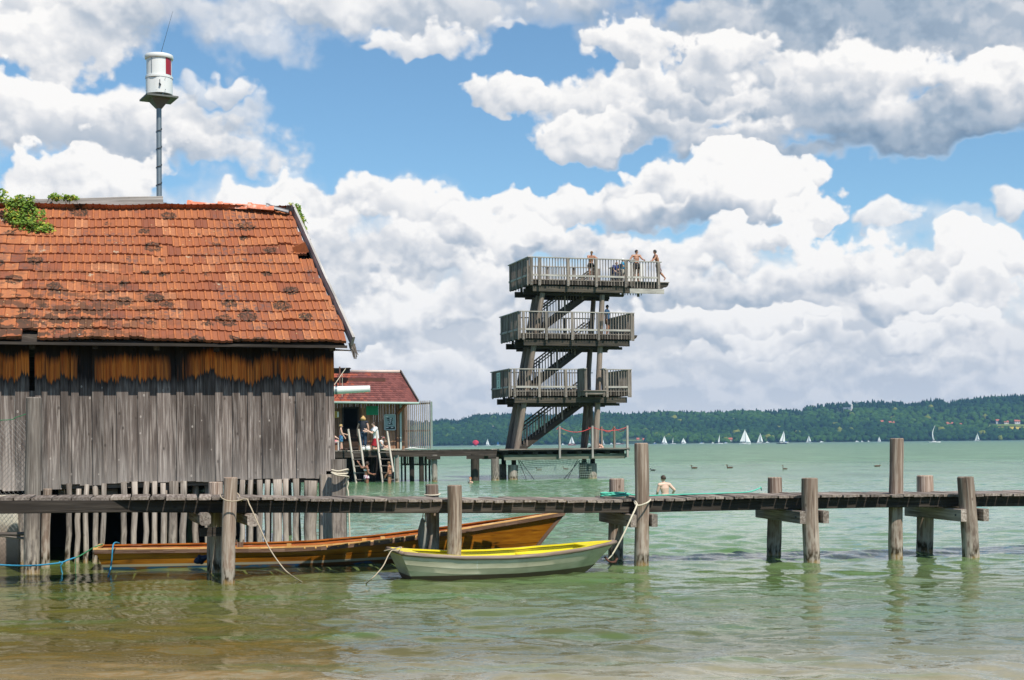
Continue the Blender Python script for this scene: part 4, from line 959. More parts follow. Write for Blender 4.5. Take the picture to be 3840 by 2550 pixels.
# ================================================================ boats
def hullgrid(st,side_n=6):
    pass
def loft(sections,close=False):
    vs=[];fs=[];n=len(sections[0])
    for s_ in sections: vs+=s_
    for k in range(len(sections)-1):
        for i in range(n-1): fs.append((k*n+i,k*n+i+1,(k+1)*n+i+1,(k+1)*n+i))
    return vs,fs
def woodboat():
    A=xz(392,21.9,0); B=xz(2085,23.15,0); d=(B-A); L=d.length; rz=math.atan2(d.y,d.x)
    o=empty("wooden_rowing_boat",(A.x,A.y,0),"long varnished wooden rowing boat with blue scuffed bottom moored behind the jetty","rowing boat",rz=rz)
    def stt(x):    # x 0..1 : half beam top, half beam chine, gunwale z, bottom z, rake shift
        t=x
        bt=np.interp(t,[0,.08,.3,.5,.7,.85,.95,1],[.42,.47,.60,.64,.56,.36,.14,.018])
        bb=np.interp(t,[0,.08,.3,.5,.7,.85,.95,1],[.30,.36,.47,.50,.40,.22,.07,.01])
        zt=np.interp(t,[0,.15,.35,.45,.6,.75,.9,1],[.325,.315,.30,.31,.385,.50,.64,.745])
        zb=np.interp(t,[0,.12,.3,.6,.8,.93,1],[-.02,-.07,-.12,-.12,-.08,.02,.12])
        xt=t*L+ (.10*(1-min(1,t/.1)) * -1) + .14*max(0,(t-.85)/.15); xb=t*L*.985+.10*(1-min(1,t/.1))*.3-.30*max(0,(t-.8)/.2)
        return bt,bb,zt,zb,xt,xb
    X=np.linspace(0,1,40)
    def shell(inset,zoff,top=0,N=7):
        secs=[]
        for t in X:
            bt,bb,zt,zb,xt,xb=stt(t); bt=max(.004,bt-inset); bb=max(.003,bb-inset); zb=zb+zoff; s_=[]
            for sd in (-1,1):
                r_=[(xt+(xb-xt)*q, sd*(bt+(bb-bt)*(q**1.25)), (zt-top)+(zb-(zt-top))*q) for q in np.linspace(0,1,N)]
                s_+= r_ if sd<0 else r_[::-1]
            secs.append(s_)
        return secs
    mb=MB(); S=shell(0,0); vs,fs=loft(S); n=len(S[0]); fs.append(tuple(range(n))); gc=[(v[0],v[2]*1.0+v[1]*.02,v[1]) for v in vs]; mb.add(vs,fs,gc,.5)
    m,T,b=material('varnished_hull'); g=T.attr('gc',True); p=T.sep(g); z=p[1]; x=p[0]; sheer=T.math('MULTIPLY',T.mr(x,L*.45,L,0,.30),1.0)
    gr=T.noise(T.scale(g,(1.2,30,8)),1.0,6,.6,.3); big=T.noise(T.scale(g,(.9,5,2)),1.0,4)
    c=T.mix(T.mr(gr,.3,.7),(.30,.095,.006),(.56,.23,.018)); c=T.mix(T.mr(big,.48,.68,0,.65),c,(.10,.033,.006))
    st_=T.mr(T.noise(T.scale(g,(1.6,7,3)),1.0,2),.66,.74,0,.85); c=T.mix(st_,c,(.035,.014,.006))
    zz=T.math('SUBTRACT',z,T.math('MULTIPLY',sheer,.35))
    seam=T.mr(T.math('ABSOLUTE',T.math('SUBTRACT',zz,.155)),.002,.006,1,0); c=T.mix(seam,c,(.06,.02,.004))
    wl_=T.math('MULTIPLY',T.mr(zz,.035,.042),T.mr(zz,.072,.079,1,0)); c=T.mix(wl_,c,(.40,.36,.27))
    pn=T.noise(T.scale(g,(2.2,9,3)),1.0,4); blu=T.mix(T.mr(T.math('ADD',pn,T.mr(x,0,L*.6,.1,-.12)),.47,.53),(.13,.055,.02),(.012,.075,.17))
    c=T.mix(T.mr(zz,.034,.038,1,0),c,blu); c=T.mix(T.mr(z,-.02,.01,1,0),c,(.02,.015,.012))
    setc(T,b,c,.28,bump=gr,bs=.12,Coat_Weight=.5,Coat_Roughness=.15); hull=mb.build("hull",m,o,world=False,smooth=True,auto=40)
    VI=wood('varnished_interior',(.22,.05,.008),(.42,.11,.012),(.55,.19,.03),crack=.1,rough=.35,knots=False)
    mb=MB(); S=shell(.028,.05,.012); vs,fs=loft(S); fs.append(tuple(range(len(S[0])))); mb.add(vs,fs,[(v[0],v[2],v[1]) for v in vs],.5); mb.build("inner_planking",VI,o,world=False,smooth=True,auto=40)
    GW=wood('honey_gunwale',(.55,.28,.08),(.74,.44,.15),(.85,.60,.30),crack=.05,rough=.3,knots=False)
    RUB=wood('dark_rubbing_strake',(.10,.055,.035),(.16,.095,.065),(.24,.16,.12),crack=.2,rough=.5,knots=False)
    for sd in (-1,1):
        mb=MB(); P=[Vector((stt(t)[4],sd*(stt(t)[0]-.02),stt(t)[2]+.004)) for t in X]
        for k in range(len(P)-1): mb.bar(P[k],P[k+1]+(P[k+1]-P[k])*.01,.062,.02,rnd=.5)
        mb.build("gunwale",GW if sd<0 else VI,o,world=False)
        mb=MB(); P=[Vector((stt(t)[4],sd*(stt(t)[0]+.012),stt(t)[2]-.035)) for t in X]
        for k in range(len(P)-1): mb.bar(P[k],P[k+1]+(P[k+1]-P[k])*.01,.022,.055,rnd=.5)
        mb.build("rubbing_strake",RUB,o,world=False)
        mb=MB(); P=[Vector((stt(t)[4],sd*(stt(t)[0]-.055),stt(t)[2]-.075)) for t in X[:-3]]
        for k in range(len(P)-1): mb.bar(P[k],P[k+1],.022,.035,rnd=.5)
        mb.build("inwale",VI,o,world=False)
    mb=MB(); mb.bar((-.085,-.44,.335),(-.085,.44,.335),.07,.03); mb.build("transom_cap",GW,o,world=False)
    mb=MB(); mb.bar((stt(1)[5]-.02,0,.06),(stt(1)[4]+.02,0,.76),.05,.06,up=(1,0,0)); mb.build("stem_post",RUB,o,world=False)
    for t in (.2,.40,.62,.80):
        bt,bb,zt,zb,xt,xb=stt(t); mb=MB(); mb.bar((xt,-bt+.06,zt-.10),(xt,bt-.06,zt-.10),.2,.025); mb.build("thwart",VI,o,world=False)
    for t in (.29,): 
        bt,bb,zt,zb,xt,xb=stt(t); mb=MB(); mb.bar((xt,-bt+.03,zt+.0),(xt,-bt+.03,zt+.09),.03,.10,up=(1,0,0)); mb.bar((xt-.045,-bt+.03,zt+.08),(xt-.055,-bt+.03,zt+.13),.02,.02); mb.bar((xt+.045,-bt+.03,zt+.08),(xt+.055,-bt+.03,zt+.13),.02,.02); mb.build("oar_rest",RUB,o,world=False)
    for px in (1058,1333,1402):
        t=(px-392)/(2085-392); bt,bb,zt,zb,xt,xb=stt(t); mb=MB(); mb.bar((xt-.03,-bt+.10,zt+.0),(xt+.04,-bt+.10,zt+.0),.07,.10); mb.build("oarlock_block",GW,o,world=False)
    for px in (1115,1155,1196,1237,1275,1314,1388,1430,1466,1524):  # pale knobs modelled for sun spots falling through the deck gaps
        t=(px-392)/(2085-392); bt,bb,zt,zb,xt,xb=stt(t); mb=MB(); mb.ell((xt,-bt-.02,zt-.02),.016,.01,.02,8,5); mb.build("sun_fleck",GW,o,world=False)
    return o
woodboat()
def dinghy():
    A=xz(1500,19.85,0); rz=R(16.5); L=3.15
    o=empty("dinghy",(A.x,A.y,0),"small pale green dinghy with bright yellow interior tied to the tall post","dinghy",rz=rz)
    def stt(t):
        bt=np.interp(t,[0,.12,.3,.5,.7,.85,.95,1],[.46,.53,.60,.62,.56,.38,.17,.02]); bb=np.interp(t,[0,.12,.3,.5,.7,.85,.95,1],[.36,.42,.47,.47,.38,.22,.08,.01])
        zt=np.interp(t,[0,.1,.25,.45,.6,.8,1],[.375,.335,.295,.285,.30,.345,.41]); zb=np.interp(t,[0,.2,.5,.8,.93,1],[-.03,-.09,-.10,-.07,.0,.10])
        xt=t*L-.08*(1-min(1,t/.15))+.05*max(0,(t-.9)/.1); xb=t*L*.97+.10*(1-min(1,t/.15))-.18*max(0,(t-.75)/.25); return bt,bb,zt,zb,xt,xb
    X=np.linspace(0,1,36); N=10
    def shell(inset,zoff,top=0,lap=True):
        secs=[]
        for t in X:
            bt,bb,zt,zb,xt,xb=stt(t); bt=max(.004,bt-inset); bb=max(.003,bb-inset); s_=[]
            qs=[]
            for q in np.linspace(0,1,6)[:-1]: qs+= [(q,.006 if lap else 0),(q+.185,.009 if lap else 0)]
            for sd in (-1,1):
                r_=[(xt+(xb-xt)*q, sd*(bt+(bb-bt)*(q**1.6)+e*min(1,(1-t)*8)), (zt-top)+(zb+zoff-(zt-top))*q) for q,e in qs]+[(xb,sd*bb*.6,zb+zoff-.015)]
                s_+= r_ if sd<0 else r_[::-1]
            secs.append(s_)
        return secs
    mb=MB(); S=shell(0,0); vs,fs=loft(S); fs.append(tuple(range(len(S[0])))); mb.add(vs,fs,[(v[0],v[2],v[1]) for v in vs],.5)
    m,T,b=material('pale_green_hull_paint'); g=T.attr('gc',True); s=T.sep(g); n=T.noise(T.scale(g,(3,10,3)),1.0,5); 
    c=T.mix(T.mr(n,.35,.65),(.46,.44,.32),(.60,.57,.44))
    sc=T.mr(T.noise(T.scale(g,(14,3.2,8)),1.0,5,.7,.6),.66,.72); c=T.mix(T.math('MULTIPLY',sc,.8),c,(.72,.74,.70))
    dr=T.mr(T.noise(T.scale(g,(2,2,2)),1.0,5,.6),.6,.75,0,.4); c=T.mix(dr,c,(.20,.20,.13))
    zz=T.math('SUBTRACT',s[1],T.mr(s[0],L*.5,L,0,.055)); c=T.mix(T.mr(zz,.052,.060,1,0),c,T.mix(n,(.075,.045,.035),(.12,.08,.065)))
    setc(T,b,c,.4,bump=n,bs=.12); mb.build("hull",m,o,world=False,smooth=True,auto=25)
    YM=plain('yellow_gelcoat',(.86,.72,.015),.35,.05)
    mb=MB(); S=shell(.03,.05,.005,False); vs,fs=loft(S); fs.append(tuple(range(len(S[0])))); mb.add(vs,fs); mb.build("interior",YM,o,world=False,smooth=True,auto=40)
    RB=wood('worn_rubber_gunwale',(.15,.10,.075),(.27,.20,.16),(.40,.33,.28),crack=.3,knots=False)
    mb=MB()
    for sd in (-1,1):
        mb.tube([Vector((stt(t)[4],sd*(stt(t)[0]+.015),stt(t)[2])) for t in X],.030,8,jit=.05,rnd=.5)
    mb.tube([Vector((stt(0)[4],-stt(0)[0]-.10,stt(0)[2]+.01)),Vector((stt(0)[4]-.01,-.3,.385)),Vector((stt(0)[4]-.01,.3,.385)),Vector((stt(0)[4],stt(0)[0]+.03,.38))],.03,8)
    mb.build("gunwale_fender",RB,o,world=False,smooth=True)
    mb=MB()
    for sd in (-1,1):
        P=[Vector((stt(t)[4],sd*(stt(t)[0]-.035),stt(t)[2]+.018)) for t in X[:-1]]
        for k in range(len(P)-1): mb.bar(P[k],P[k+1],.07,.022)
    mb.bar((.06,-.44,.372),(.06,.44,.372),.20,.02); t=.93; mb.poly([(stt(.85)[4],-.36,.372),(stt(.85)[4],.36,.372),(L,0.0,.425)],.02,(0,0,1)); mb.build("yellow_rim",YM,o,world=False)
    for t in (.3,.62):
        bt,bb,zt,zb,xt,xb=stt(t); mb=MB(); mb.bar((xt,-bt+.04,zt-.07),(xt,bt-.04,zt-.07),.22,.03); mb.build("thwart",YM,o,world=False)
    mb=MB(); P=curve_pts([Vector((L-.11,0,.20)),Vector((L-.05,-.02,.13)),Vector((L+.03,-.03,.12)),Vector((L+.08,-.02,.17))],4); mb.tube(P,.016,6,jit=.3); mb.build("bow_shackle",RUST,o,world=False)
    return o
dinghy()
# ================================================================ the diving tower
TA=R(16.5); TU=Vector((math.cos(TA),math.sin(TA),0)); TV=Vector((-math.sin(TA),math.cos(TA),0)); TO=Vector((.967,74.0,0))
tower=empty("diving_tower",TO,"tall grey timber diving tower with three railed platforms and zigzag stairs standing in the lake","diving tower",rz=TA)
def tu(px,py,v=0.0):          # tower u coordinate and height seen at a picture point, v metres behind the front
    k=uv(px,py)[0]/F; O=TO+TV*v; u=(k*O.y-O.x)/(TU.x-k*TU.y); P=O+TU*u; return u, at(px,py,P.y).z
def tb(mb,name,mat=None,parent=None,**k): return mb.build(name,mat or TOWER,parent or tower,world=False,**k)
DW=3.6
def rail_run(a,b,zr,posts,zdeck,parent,bal=.155,low=True,post_on_out=None,ends=True,kick=True,out=(0,-1,0)):
    """one straight run of railing from a to b (u,v), outward normal out"""
    a=Vector((a[0],a[1],0)); b=Vector((b[0],b[1],0)); d=(b-a); L=d.length; d/=L; out=Vector(out)
    mb=MB(); mb.bar(a-d*.06+Vector((0,0,zr-.02)),b+d*.06+Vector((0,0,zr-.02)),.15,.045,rnd=.85); tb(mb,"handrail",PALEH,parent)
    mb=MB(); n=int(L/bal)
    for k in range(n+1):
        p=a+d*(L*(k+.3)/(n+.6)); mb.bar(p+Vector((0,0,zr-1.42)),p+Vector((0,0,zr-.05)),.036,.036)
    tb(mb,"balusters",None,parent)
    if kick:
        ps=[0]+[q for q in posts if 0.05<q<L-.05]+[L]; mb=MB()
        for q0,q1 in zip(ps[:-1],ps[1:]): mb.bar(a+d*(q0+.06)+out*.045+Vector((0,0,zdeck+.19)),a+d*(q1-.06)+out*.045+Vector((0,0,zdeck+.19)),.045,.10,rnd=.9)
        tb(mb,"lower_rail",PALEH,parent)
    for q in posts:
        p=a+d*q+out*.06; mb=MB(); mb.bar(p+Vector((0,0,zr-1.49)),p+Vector((0,0,zr-.05)),.06,.13,up=d,rnd=random.random()); o=tb(mb,"post",None,parent)
        if kick:
            mb=MB()
            for zz in (zr-1.27,zr-1.42): mb.ell(p+out*.035+Vector((0,0,zz)),.022,.022,.022,6,4)
            tb(mb,"bolt",STEEL,o)
PALEH=wood('sunbleached_rail',(.25,.23,.21),(.38,.35,.32),(.55,.52,.48),crack=.2,var=.15)
def platform(name_z,u0,u1,zr,zdeck,posts,label,ext=None,gap=None,backposts=(.7,2.2,3.7,5.2)):
    p=tower
    L=u1-u0
    mb=MB(); n=int(DW/.16)
    for k in range(n): mb.bar((u0+.02,(k+.5)*DW/n,zdeck-.03),(u1-.02,(k+.5)*DW/n,zdeck-.03),DW/n-.012,.05)
    tb(mb,"deck",None,p)
    mb=MB()
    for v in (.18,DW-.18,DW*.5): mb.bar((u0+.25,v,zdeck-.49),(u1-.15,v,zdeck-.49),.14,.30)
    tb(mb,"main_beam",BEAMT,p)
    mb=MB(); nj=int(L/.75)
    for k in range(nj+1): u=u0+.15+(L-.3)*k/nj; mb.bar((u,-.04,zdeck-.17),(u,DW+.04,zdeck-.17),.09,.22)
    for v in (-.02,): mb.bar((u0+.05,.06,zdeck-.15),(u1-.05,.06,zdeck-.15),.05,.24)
    tb(mb,"joists",BEAM,p)
    mb=MB()
    for v in (.75,3.0): mb.bar((u0+.7,v,zdeck-.71),(u1-.35,v,zdeck-.71),.10,.14)
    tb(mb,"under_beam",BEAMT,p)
    if gap is None: rail_run((u0,0),(u1,0),zr,posts,zdeck,p)
    else:
        g0,g1=gap; rail_run((u0,0),(u0+g0,0),zr,[q for q in posts if q<=g0+.01],zdeck,p); rail_run((u0+g1,0),(u1,0),zr,[q-g1 for q in posts if q>=g1-.01],zdeck,p)
        rail_run((u0+g0,0),(u0+g0+.12,-.75),zr,[.72],zdeck,p,bal=.09,kick=False,out=(1,0,0)); rail_run((u0+g1,0),(u0+g1-.1,-.75),zr,[.72],zdeck,p,bal=.09,kick=False,out=(-1,0,0))
        mb=MB(); mb.bar((u0+g0,-.40,zdeck-.03),(u0+g1,-.40,zdeck-.03),.85,.05); mb.bar((u0+g0+.1,-.72,zdeck-.14),(u0+g1-.1,-.72,zdeck-.14),.08,.16); mb.bar((u0+g0+.1,-.2,zdeck-.16),(u0+g1-.1,-.2,zdeck-.16),.3,.18); tb(mb,"jump_board",None,p)
    rail_run((u0,DW),(u0,0),zr,[.4,1.6,2.6,3.5] if gap is None else [.4,2.4,3.5],zdeck,p,bal=.115,out=(-1,0,0))
    rail_run((u0,DW),(u1-.9,DW),zr,list(backposts)[:4],zdeck,p,out=(0,1,0))
    rail_run((u1,0) if ext is None else (u1,1.5),(u1,DW),zr,[.1,1.7],zdeck,p,bal=.13,out=(1,0,0))
    if ext:
        ue,vw=ext; mb=MB()
        for k in range(8): mb.bar((u1,.12+k*.17,zdeck-.03),(ue,.12+k*.17,zdeck-.03),.16,.05)
        tb(mb,"springboard_deck",None,p)
        for v in (.16,1.3):
            mb=MB(); z=zdeck-.06; u=ue-.02
            mb.poly([(u1-1.2,v,z),(u,v,z),(u+.0,v,z-.06),(u-.05,v,z-.16),(u-.14,v,z-.22),(u-.25,v,z-.22),(u-.36,v,z-.30),(u1-1.2,v,z-.34)],.12,(0,1,0)); tb(mb,"cantilever_beam",BEAMT,p)
BEAMT=wood('dark_tower_beam',(.032,.03,.025),(.060,.052,.042),(.115,.09,.068),crack=.3,grain=.6)
uT0=0.0; uT1=tu(2377,969)[0]; uTE=tu(2478,971)[0]; uTB=tu(2511,1050)[0]
platform("top",uT0,uT1,11.61,10.47,[.12,.55,2.12,3.70,5.36],"",ext=(uTB,1.5))
rail_run((uT1-.2,-.05),(uTE-.05,-.05),11.53,[uTE-uT1+.02],10.47,tower); 
mb=MB(); mb.bar((uT1-.3,-.10,9.93),(uTE+.12,-.10,9.93),.09,.25,rnd=.9); tb(mb,"outer_plank",PALEH)
mb=MB(); mb.bar((6.1,-.1,10.0),(6.1,1.4,10.22),.1,.14); mb.bar((7.0,-.1,10.0),(7.0,1.4,10.22),.1,.14);tb(mb,"bracket",BEAM)
rail_run((5.7,1.5),(6.9,1.5),11.3,[.1,1.0],10.47,tower,out=(0,1,0))
# white boards fixed inside the rail
mb=MB(); mb.bar((5.75,1.35,11.10),(6.95,1.35,11.10),.03,1.0); tb(mb,"white_panel",WHITE)
uM0=tu(1949,1166)[0]; uM1=tu(2373,1166)[0]; platform("mid",uM0,uM1,8.78,7.64,[.18,1.42,2.85,4.32,uM1-uM0-.1],"")
mb=MB(); z=7.58; u=uM1+.42
for v in (.5,1.5): mb.poly([(uM1-1,v,z),(u,v,z),(u-.06,v,z-.1),(u-.18,v,z-.18),(u-.3,v,z-.24),(uM1-1,v,z-.3)],.12,(0,1,0))
mb.bar((uM1-.3,1.0,z+.02),(u,1.0,z+.02),1.1,.05); tb(mb,"cantilever_beam",BEAMT)
uL0=tu(1914,1382)[0]; uL1=tu(2363,1380)[0]; platform("low",uL0,uL1,5.78,4.64,[.20,1.55,3.0,3.72,5.30,uL1-uL0-.1],"",gap=(3.72,5.02))
# information sign on the low platform's side
u=uL0-.09; mb=MB(); c0=Vector((u,2.0,5.28)); mb.box((u,1.95,5.22),.03,.62,.86); sg=tb(mb,"sign",plain('sign_pale_green',(.45,.66,.55),.5,.05))
mb=MB()
for (z,w) in ((5.56,.34),(5.50,.26),(5.42,.4),(5.36,.3),(5.30,.36)): mb.box((u-.018,1.95,z),.008,w,.022)
mb.bar((u-.02,1.98,4.95),(u-.02,1.88,5.2),.01,.03); mb.bar((u-.02,1.85,4.88),(u-.02,2.02,4.84),.01,.05); tb(mb,"print",DSIGN,sg)
# legs
def leg(px0,py0,px1,py1,v0,v1,r,ztop=None,mat=None):
    u0,z0=tu(px0,py0,v0); u1,z1=tu(px1,py1,v1); a=Vector((u0,v0,1.55)); b=Vector((u1,v1,z1)); b=a+(b-a)*((9.72-1.55)/(z1-z0)); mb=MB(); P=[a.lerp(b,k/8) for k in range(9)]; mb.tube(P,[r*(1.06-.02*k) for k in range(9)],12,jit=.02); tb(mb,"leg",TOWERP,smooth=True,auto=50)
leg(1937,1683,2036,1090,.45,.45,.15); leg(1905,1683,2010,1090,3.0,3.0,.16); leg(1922,1683,2020,1090,2.0,2.0,.13)
leg(2234,1682,2259,1090,.5,.5,.155); leg(2187,1682,2228,1090,3.0,3.0,.15)
u,z=tu(2190,1682,2.0); u2,z2=tu(2205,1400,1.6); mb=MB(); mb.tube([(u+.55,1.9,1.55),(u+.30,1.8,4.2)],.12,10); mb.tube([(u+.05,2.0,1.55),(u+.45,1.9,4.2)],.12,10); tb(mb,"brace",TOWERP,smooth=True)
# stairs
def flight(px0,py0,px1,py1,v0=1.5,v1=2.5,ext=1.0):
    u0,z0=tu(px0,py0,v0); u1,z1=tu(px1,py1,v0); d=Vector((u1-u0,0,z1-z0)); 
    for v in (v0,v1):
        mb=MB(); mb.bar((u0,v,z0),(u1,v,z1),.08,.30); tb(mb,"stringer",BEAMT)
        mb=MB(); n=int((u1-u0)/.17)
        for k in range(n+1):
            f=(k+.5)/(n+1); p=Vector((u0,v,z0))+d*f; big=(k%6==2); mb.bar(p+Vector((0,0,-.05)),p+Vector((0,0,1.12)),.09 if big else .036,.09 if big else .036)
        tb(mb,"balusters",None)
        mb=MB(); mb.bar(Vector((u0,v,z0+1.12))-d*.02,Vector((u1,v,z1+1.12)),.07,.07); mb.bar(Vector((u0,v,z0+.95)),Vector((u1,v,z1+.95)),.04,.05); tb(mb,"handrail",BEAMT)
    mb=MB(); n=int((z1-z0)/.2)
    for k in range(1,n): f=k/n; p=Vector((u0,0,z0))+d*f; mb.bar((p.x,v0,p.z),(p.x,v1,p.z),.26,.045)
    tb(mb,"treads",BEAM)
flight(1948,1690,2200,1500); flight(1995,1452,2215,1282); flight(2025,1238,2232,1085)
# base deck
b0=tu(1860,1685)[0]; b1=tu(2348,1682)[0]
mb=MB(); n=26
for k in range(n): mb.bar((b0,-.5+k*.19,1.58),(b1,-.5+k*.19,1.58),.18,.055)
tb(mb,"base_deck",PLANK)
mb=MB()
for k in range(9): u=b0+.4+(b1-b0-.8)*k/8; mb.bar((u,-.42,1.42),(u,4.2,1.42),.28,.22)
mb.bar((b0,-.48,1.50),(b1,-.48,1.50),.05,.08); tb(mb,"base_joists",BEAM)
mb=MB(); g0=tu(1884,1710)[0]; g1=tu(2332,1705)[0]
mb.poly([(g0,-.25,1.31),(g1+.25,-.25,1.31),(g1+.05,-.25,1.05),(g0,-.25,1.03)],.16,(0,1,0)); mb.bar((g0,3.9,1.18),(g1,3.9,1.18),.16,.26); tb(mb,"base_beam",GBEAM)
for (x,y,wd,v,zt) in ((1857,1800,30,-.2,1.2),(1886,1798,29,3.6,.78),(1924,1800,38,.3,.78),(2188,1795,34,3.4,.80),(2220,1794,38,.4,.80)):
    u,_=tu(x,y,v); r=wd/F*74/2; mb=MB(); mb.tube([(u,v,-.4),(u,v,.3),(u,v,zt-.02),(u,v,zt)],[r*1.02,r,r*.98,r*.93],16,jit=.02); tb(mb,"pier",PIER,smooth=True,auto=50)
    if zt<1: mb=MB(); mb.tube([(u+.05,v,zt),(u+.05,v,1.1)],.13,10); tb(mb,"pier_neck",BEAM,smooth=True)
# posts with red rope round the base deck
RP=[(2098,-.55,.0),(2221,-.55,.0),(2352,-.50,.0),(2256,3.95,1),(2303,3.95,1)]
pt=[]
for (x,v,bk) in RP:
    u,z=tu(x,1600,v); zb=1.10 if not bk else 1.6; zt=2.78 if not bk else 2.80; mb=MB(); mb.bar((u,v,zb),(u,v,zt),.10,.10,up=(0,1,0)); tb(mb,"rope_post",PALEH if not bk else TOWER); pt.append(Vector((u,v,zt-.07)))
# (left, mid, right corner, back mid, back right)
def sagrope(P,n=10):
    out=[]
    for a,b,s in P:
        for k in range(n): t=k/n; out.append(a.lerp(b,t)-Vector((0,0,s*4*t*(1-t))))
    out.append(P[-1][1]); return out
for (P) in ([(pt[0]+Vector((-.15,0,-.12)),pt[0],-.02),(pt[0],pt[1],.26),(pt[1],pt[2],.20)],[(pt[1]+Vector((0,.6,0)),pt[3],.1),(pt[3],pt[4],.24),(pt[4],pt[2],.22)]):
    mb=MB(); mb.tube(sagrope(P),.018,5); tb(mb,"red_rope",REDR)
# safety net and its stays below the base deck
nu0=tu(1942,1750)[0]; nu1=tu(2172,1750)[0]
mb=MB()
def npnt(f,h):
    sag=.10*math.sin(f*9)+.05*math.sin(f*23+h*3); return Vector((nu0+(nu1-nu0)*f+.05*math.sin(h*7+f*5),-.02+.10*math.sin(f*6+h*2),1.02-h*(1.0)+ (sag*(1-h)*.5)- .06*math.sin(PI*f*3)*(1-h)))
for k in range(44): mb.tube([npnt(k/43,h/7) for h in range(8)],.013,3,cap=False)
for h in range(11): mb.tube([npnt(k/24,h/10) for k in range(25)],.013,3,cap=False)
nu2=tu(2205,1750)[0]
for k in range(7): mb.tube([Vector((nu1+.1*k,-.1+.02*k,1.0)),Vector((nu1+.02+.11*k,-.1,.05))],.013,3,cap=False)
for h in range(8): mb.tube([Vector((nu1,-.1,.95-h*.12)),Vector((nu1+.65,-.1,1.0-h*.13))],.013,3,cap=False)
tb(mb,"safety_net",NETM)
for (xa,xb) in ((1944,1975),(1950,2005),(2175,2110),(2165,2125)): mb=MB(); mb.tube([(tu(xa,1730)[0],-.05,1.0),(tu(xb,1795)[0],-.05,-.05)],.016,6); tb(mb,"stay",DSTEEL)
# walkway from the bathing house to the tower
WA=xz(1240,71.0,0); WB=TO+TU*(b0-.02)+TV*(-.3)
walk=empty("walkway",WB,"low timber walkway with pale green matting leading from the bathing house to the diving tower","walkway")
P0=xz(1180,70.7,0); d=(WB-P0); d.z=0; L=d.length; d.normalize(); n_=Vector((-d.y,d.x,0))
mb=MB(); k=0
while k*.2<L: q=P0+d*(k*.2+.1); mb.bar(q+Vector((0,0,1.60)),q+n_*2.0+Vector((0,0,1.60)),.185,.05); k+=1
mb.build("deck",PLANK,walk)
mb=MB(); mb.bar(P0+n_*.08+Vector((0,0,1.42)),WB+n_*.08+Vector((0,0,1.42)),.10,.30); mb.bar(P0+n_*1.9+Vector((0,0,1.42)),WB+n_*1.9+Vector((0,0,1.42)),.10,.30); mb.build("beam",BEAM,walk)
mb=MB(); q=xz(1540,71.6,0); f0=(q-P0).dot(d); mb.bar(P0+d*f0+n_*.35+Vector((0,0,1.636)),WB-d*.3+n_*.35+Vector((0,0,1.636)),.75,.018); mb.build("matting",plain('green_matting',(.30,.50,.42),.9,.15),walk)
for (x,wd) in ((1489,17),(1545,18),(1581,18),(1630,21),(1782,32),(1857,31)):
    D=71.5 if x<1500 or x>1600 else 72.6
    if x in (1782,): D=72.0
    if x==1857: continue
    q=xz(x,D,0); r=wd/F*D/2; mb=MB(); mb.tube([q+Vector((0,0,-.4)),q+Vector((0,0,.5)),q+Vector((0,0,1.36))],r,12,jit=.03); mb.build("pile",PIER if x in (1489,1630) else BEAM,walk,smooth=True,auto=50)
for (x0,x1) in ((1602,1652),(1750,1816),(1832,1862)):
    a=xz(x0,71.3,0); b=xz(x1,71.3,0); mb=MB(); mb.bar(a+Vector((0,0,1.22)),b+Vector((0,0,1.22)),.14,.18); mb.build("cross_beam",BEAM,walk)
# ================================================================ bathing house
BD=72.6; bh=empty("bathing_house",xz(1400,BD,1.6),"brown timber bathing house with dark red tiled roof behind the boathouse","bathing house")
def bp_(px,py,D=BD): return at(px,py,D)
zF=1.63; mb=MB(); a=xz(1150,BD+.9,0); b=xz(1509,BD+.9,0); t=0; L=(b-a).length; k=0
while t<L:
    w=random.uniform(.10,.2); q=a+Vector((t+w/2,.012*(k%2),0)); 
    x=1920+q.x/q.y*F
    z0=zF
    if 1286<x<1346: z0=bp_(1300,1529,BD+.9).z
    mb.bar(q+Vector((0,0,z0)),q+Vector((0,0,4.05)),.03,w-.008,up=(1,0,0),rnd=random.random()); t+=w; k+=1
mb.build("front_wall",BROWN,bh)
mb=MB(); q0=b; 
for k in range(18): mb.bar(q0+Vector((0,k*.18+.09,zF)),q0+Vector((0,k*.18+.09,4.05+ (1-abs(k-9)/9)*1.4)),.17,.03,up=(1,0,0))
mb.build("side_wall",BROWN,bh)
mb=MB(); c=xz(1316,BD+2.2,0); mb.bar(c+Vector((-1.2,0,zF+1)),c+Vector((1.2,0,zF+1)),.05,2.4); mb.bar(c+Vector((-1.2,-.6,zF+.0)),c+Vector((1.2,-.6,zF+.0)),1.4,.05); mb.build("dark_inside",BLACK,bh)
zt=bp_(1300,1529,BD+.85).z; dr=empty("doorway",xz(1316,BD+.85,zF)-bh.location); dr.parent=bh
mb=MB(); 
for x in (1288,1345): q=xz(x,BD+.84,0); mb.bar(q+Vector((0,0,zF)),q+Vector((0,0,zt)),.06,.08,up=(1,0,0))
mb.bar(xz(1288,BD+.84,zt),xz(1345,BD+.84,zt),.06,.09); mb.build("door_frame",BEAM,dr)
mb=MB(); q=xz(1296,BD+.95,0); mb.bar(xz(1290,BD+.80,zF+.55),xz(1344,BD+.80,zF+.55),.05,1.02); mb.build("half_door",wood('dark_door',(.03,.018,.012),(.05,.03,.02),(.09,.055,.035)),dr)
mb=MB(); 
for z in (zF+.1,zF+.55,zF+1.05): mb.bar(xz(1291,BD+.765,z),xz(1343,BD+.765,z),.02,.07)
mb.build("rail",BEAM,dr)
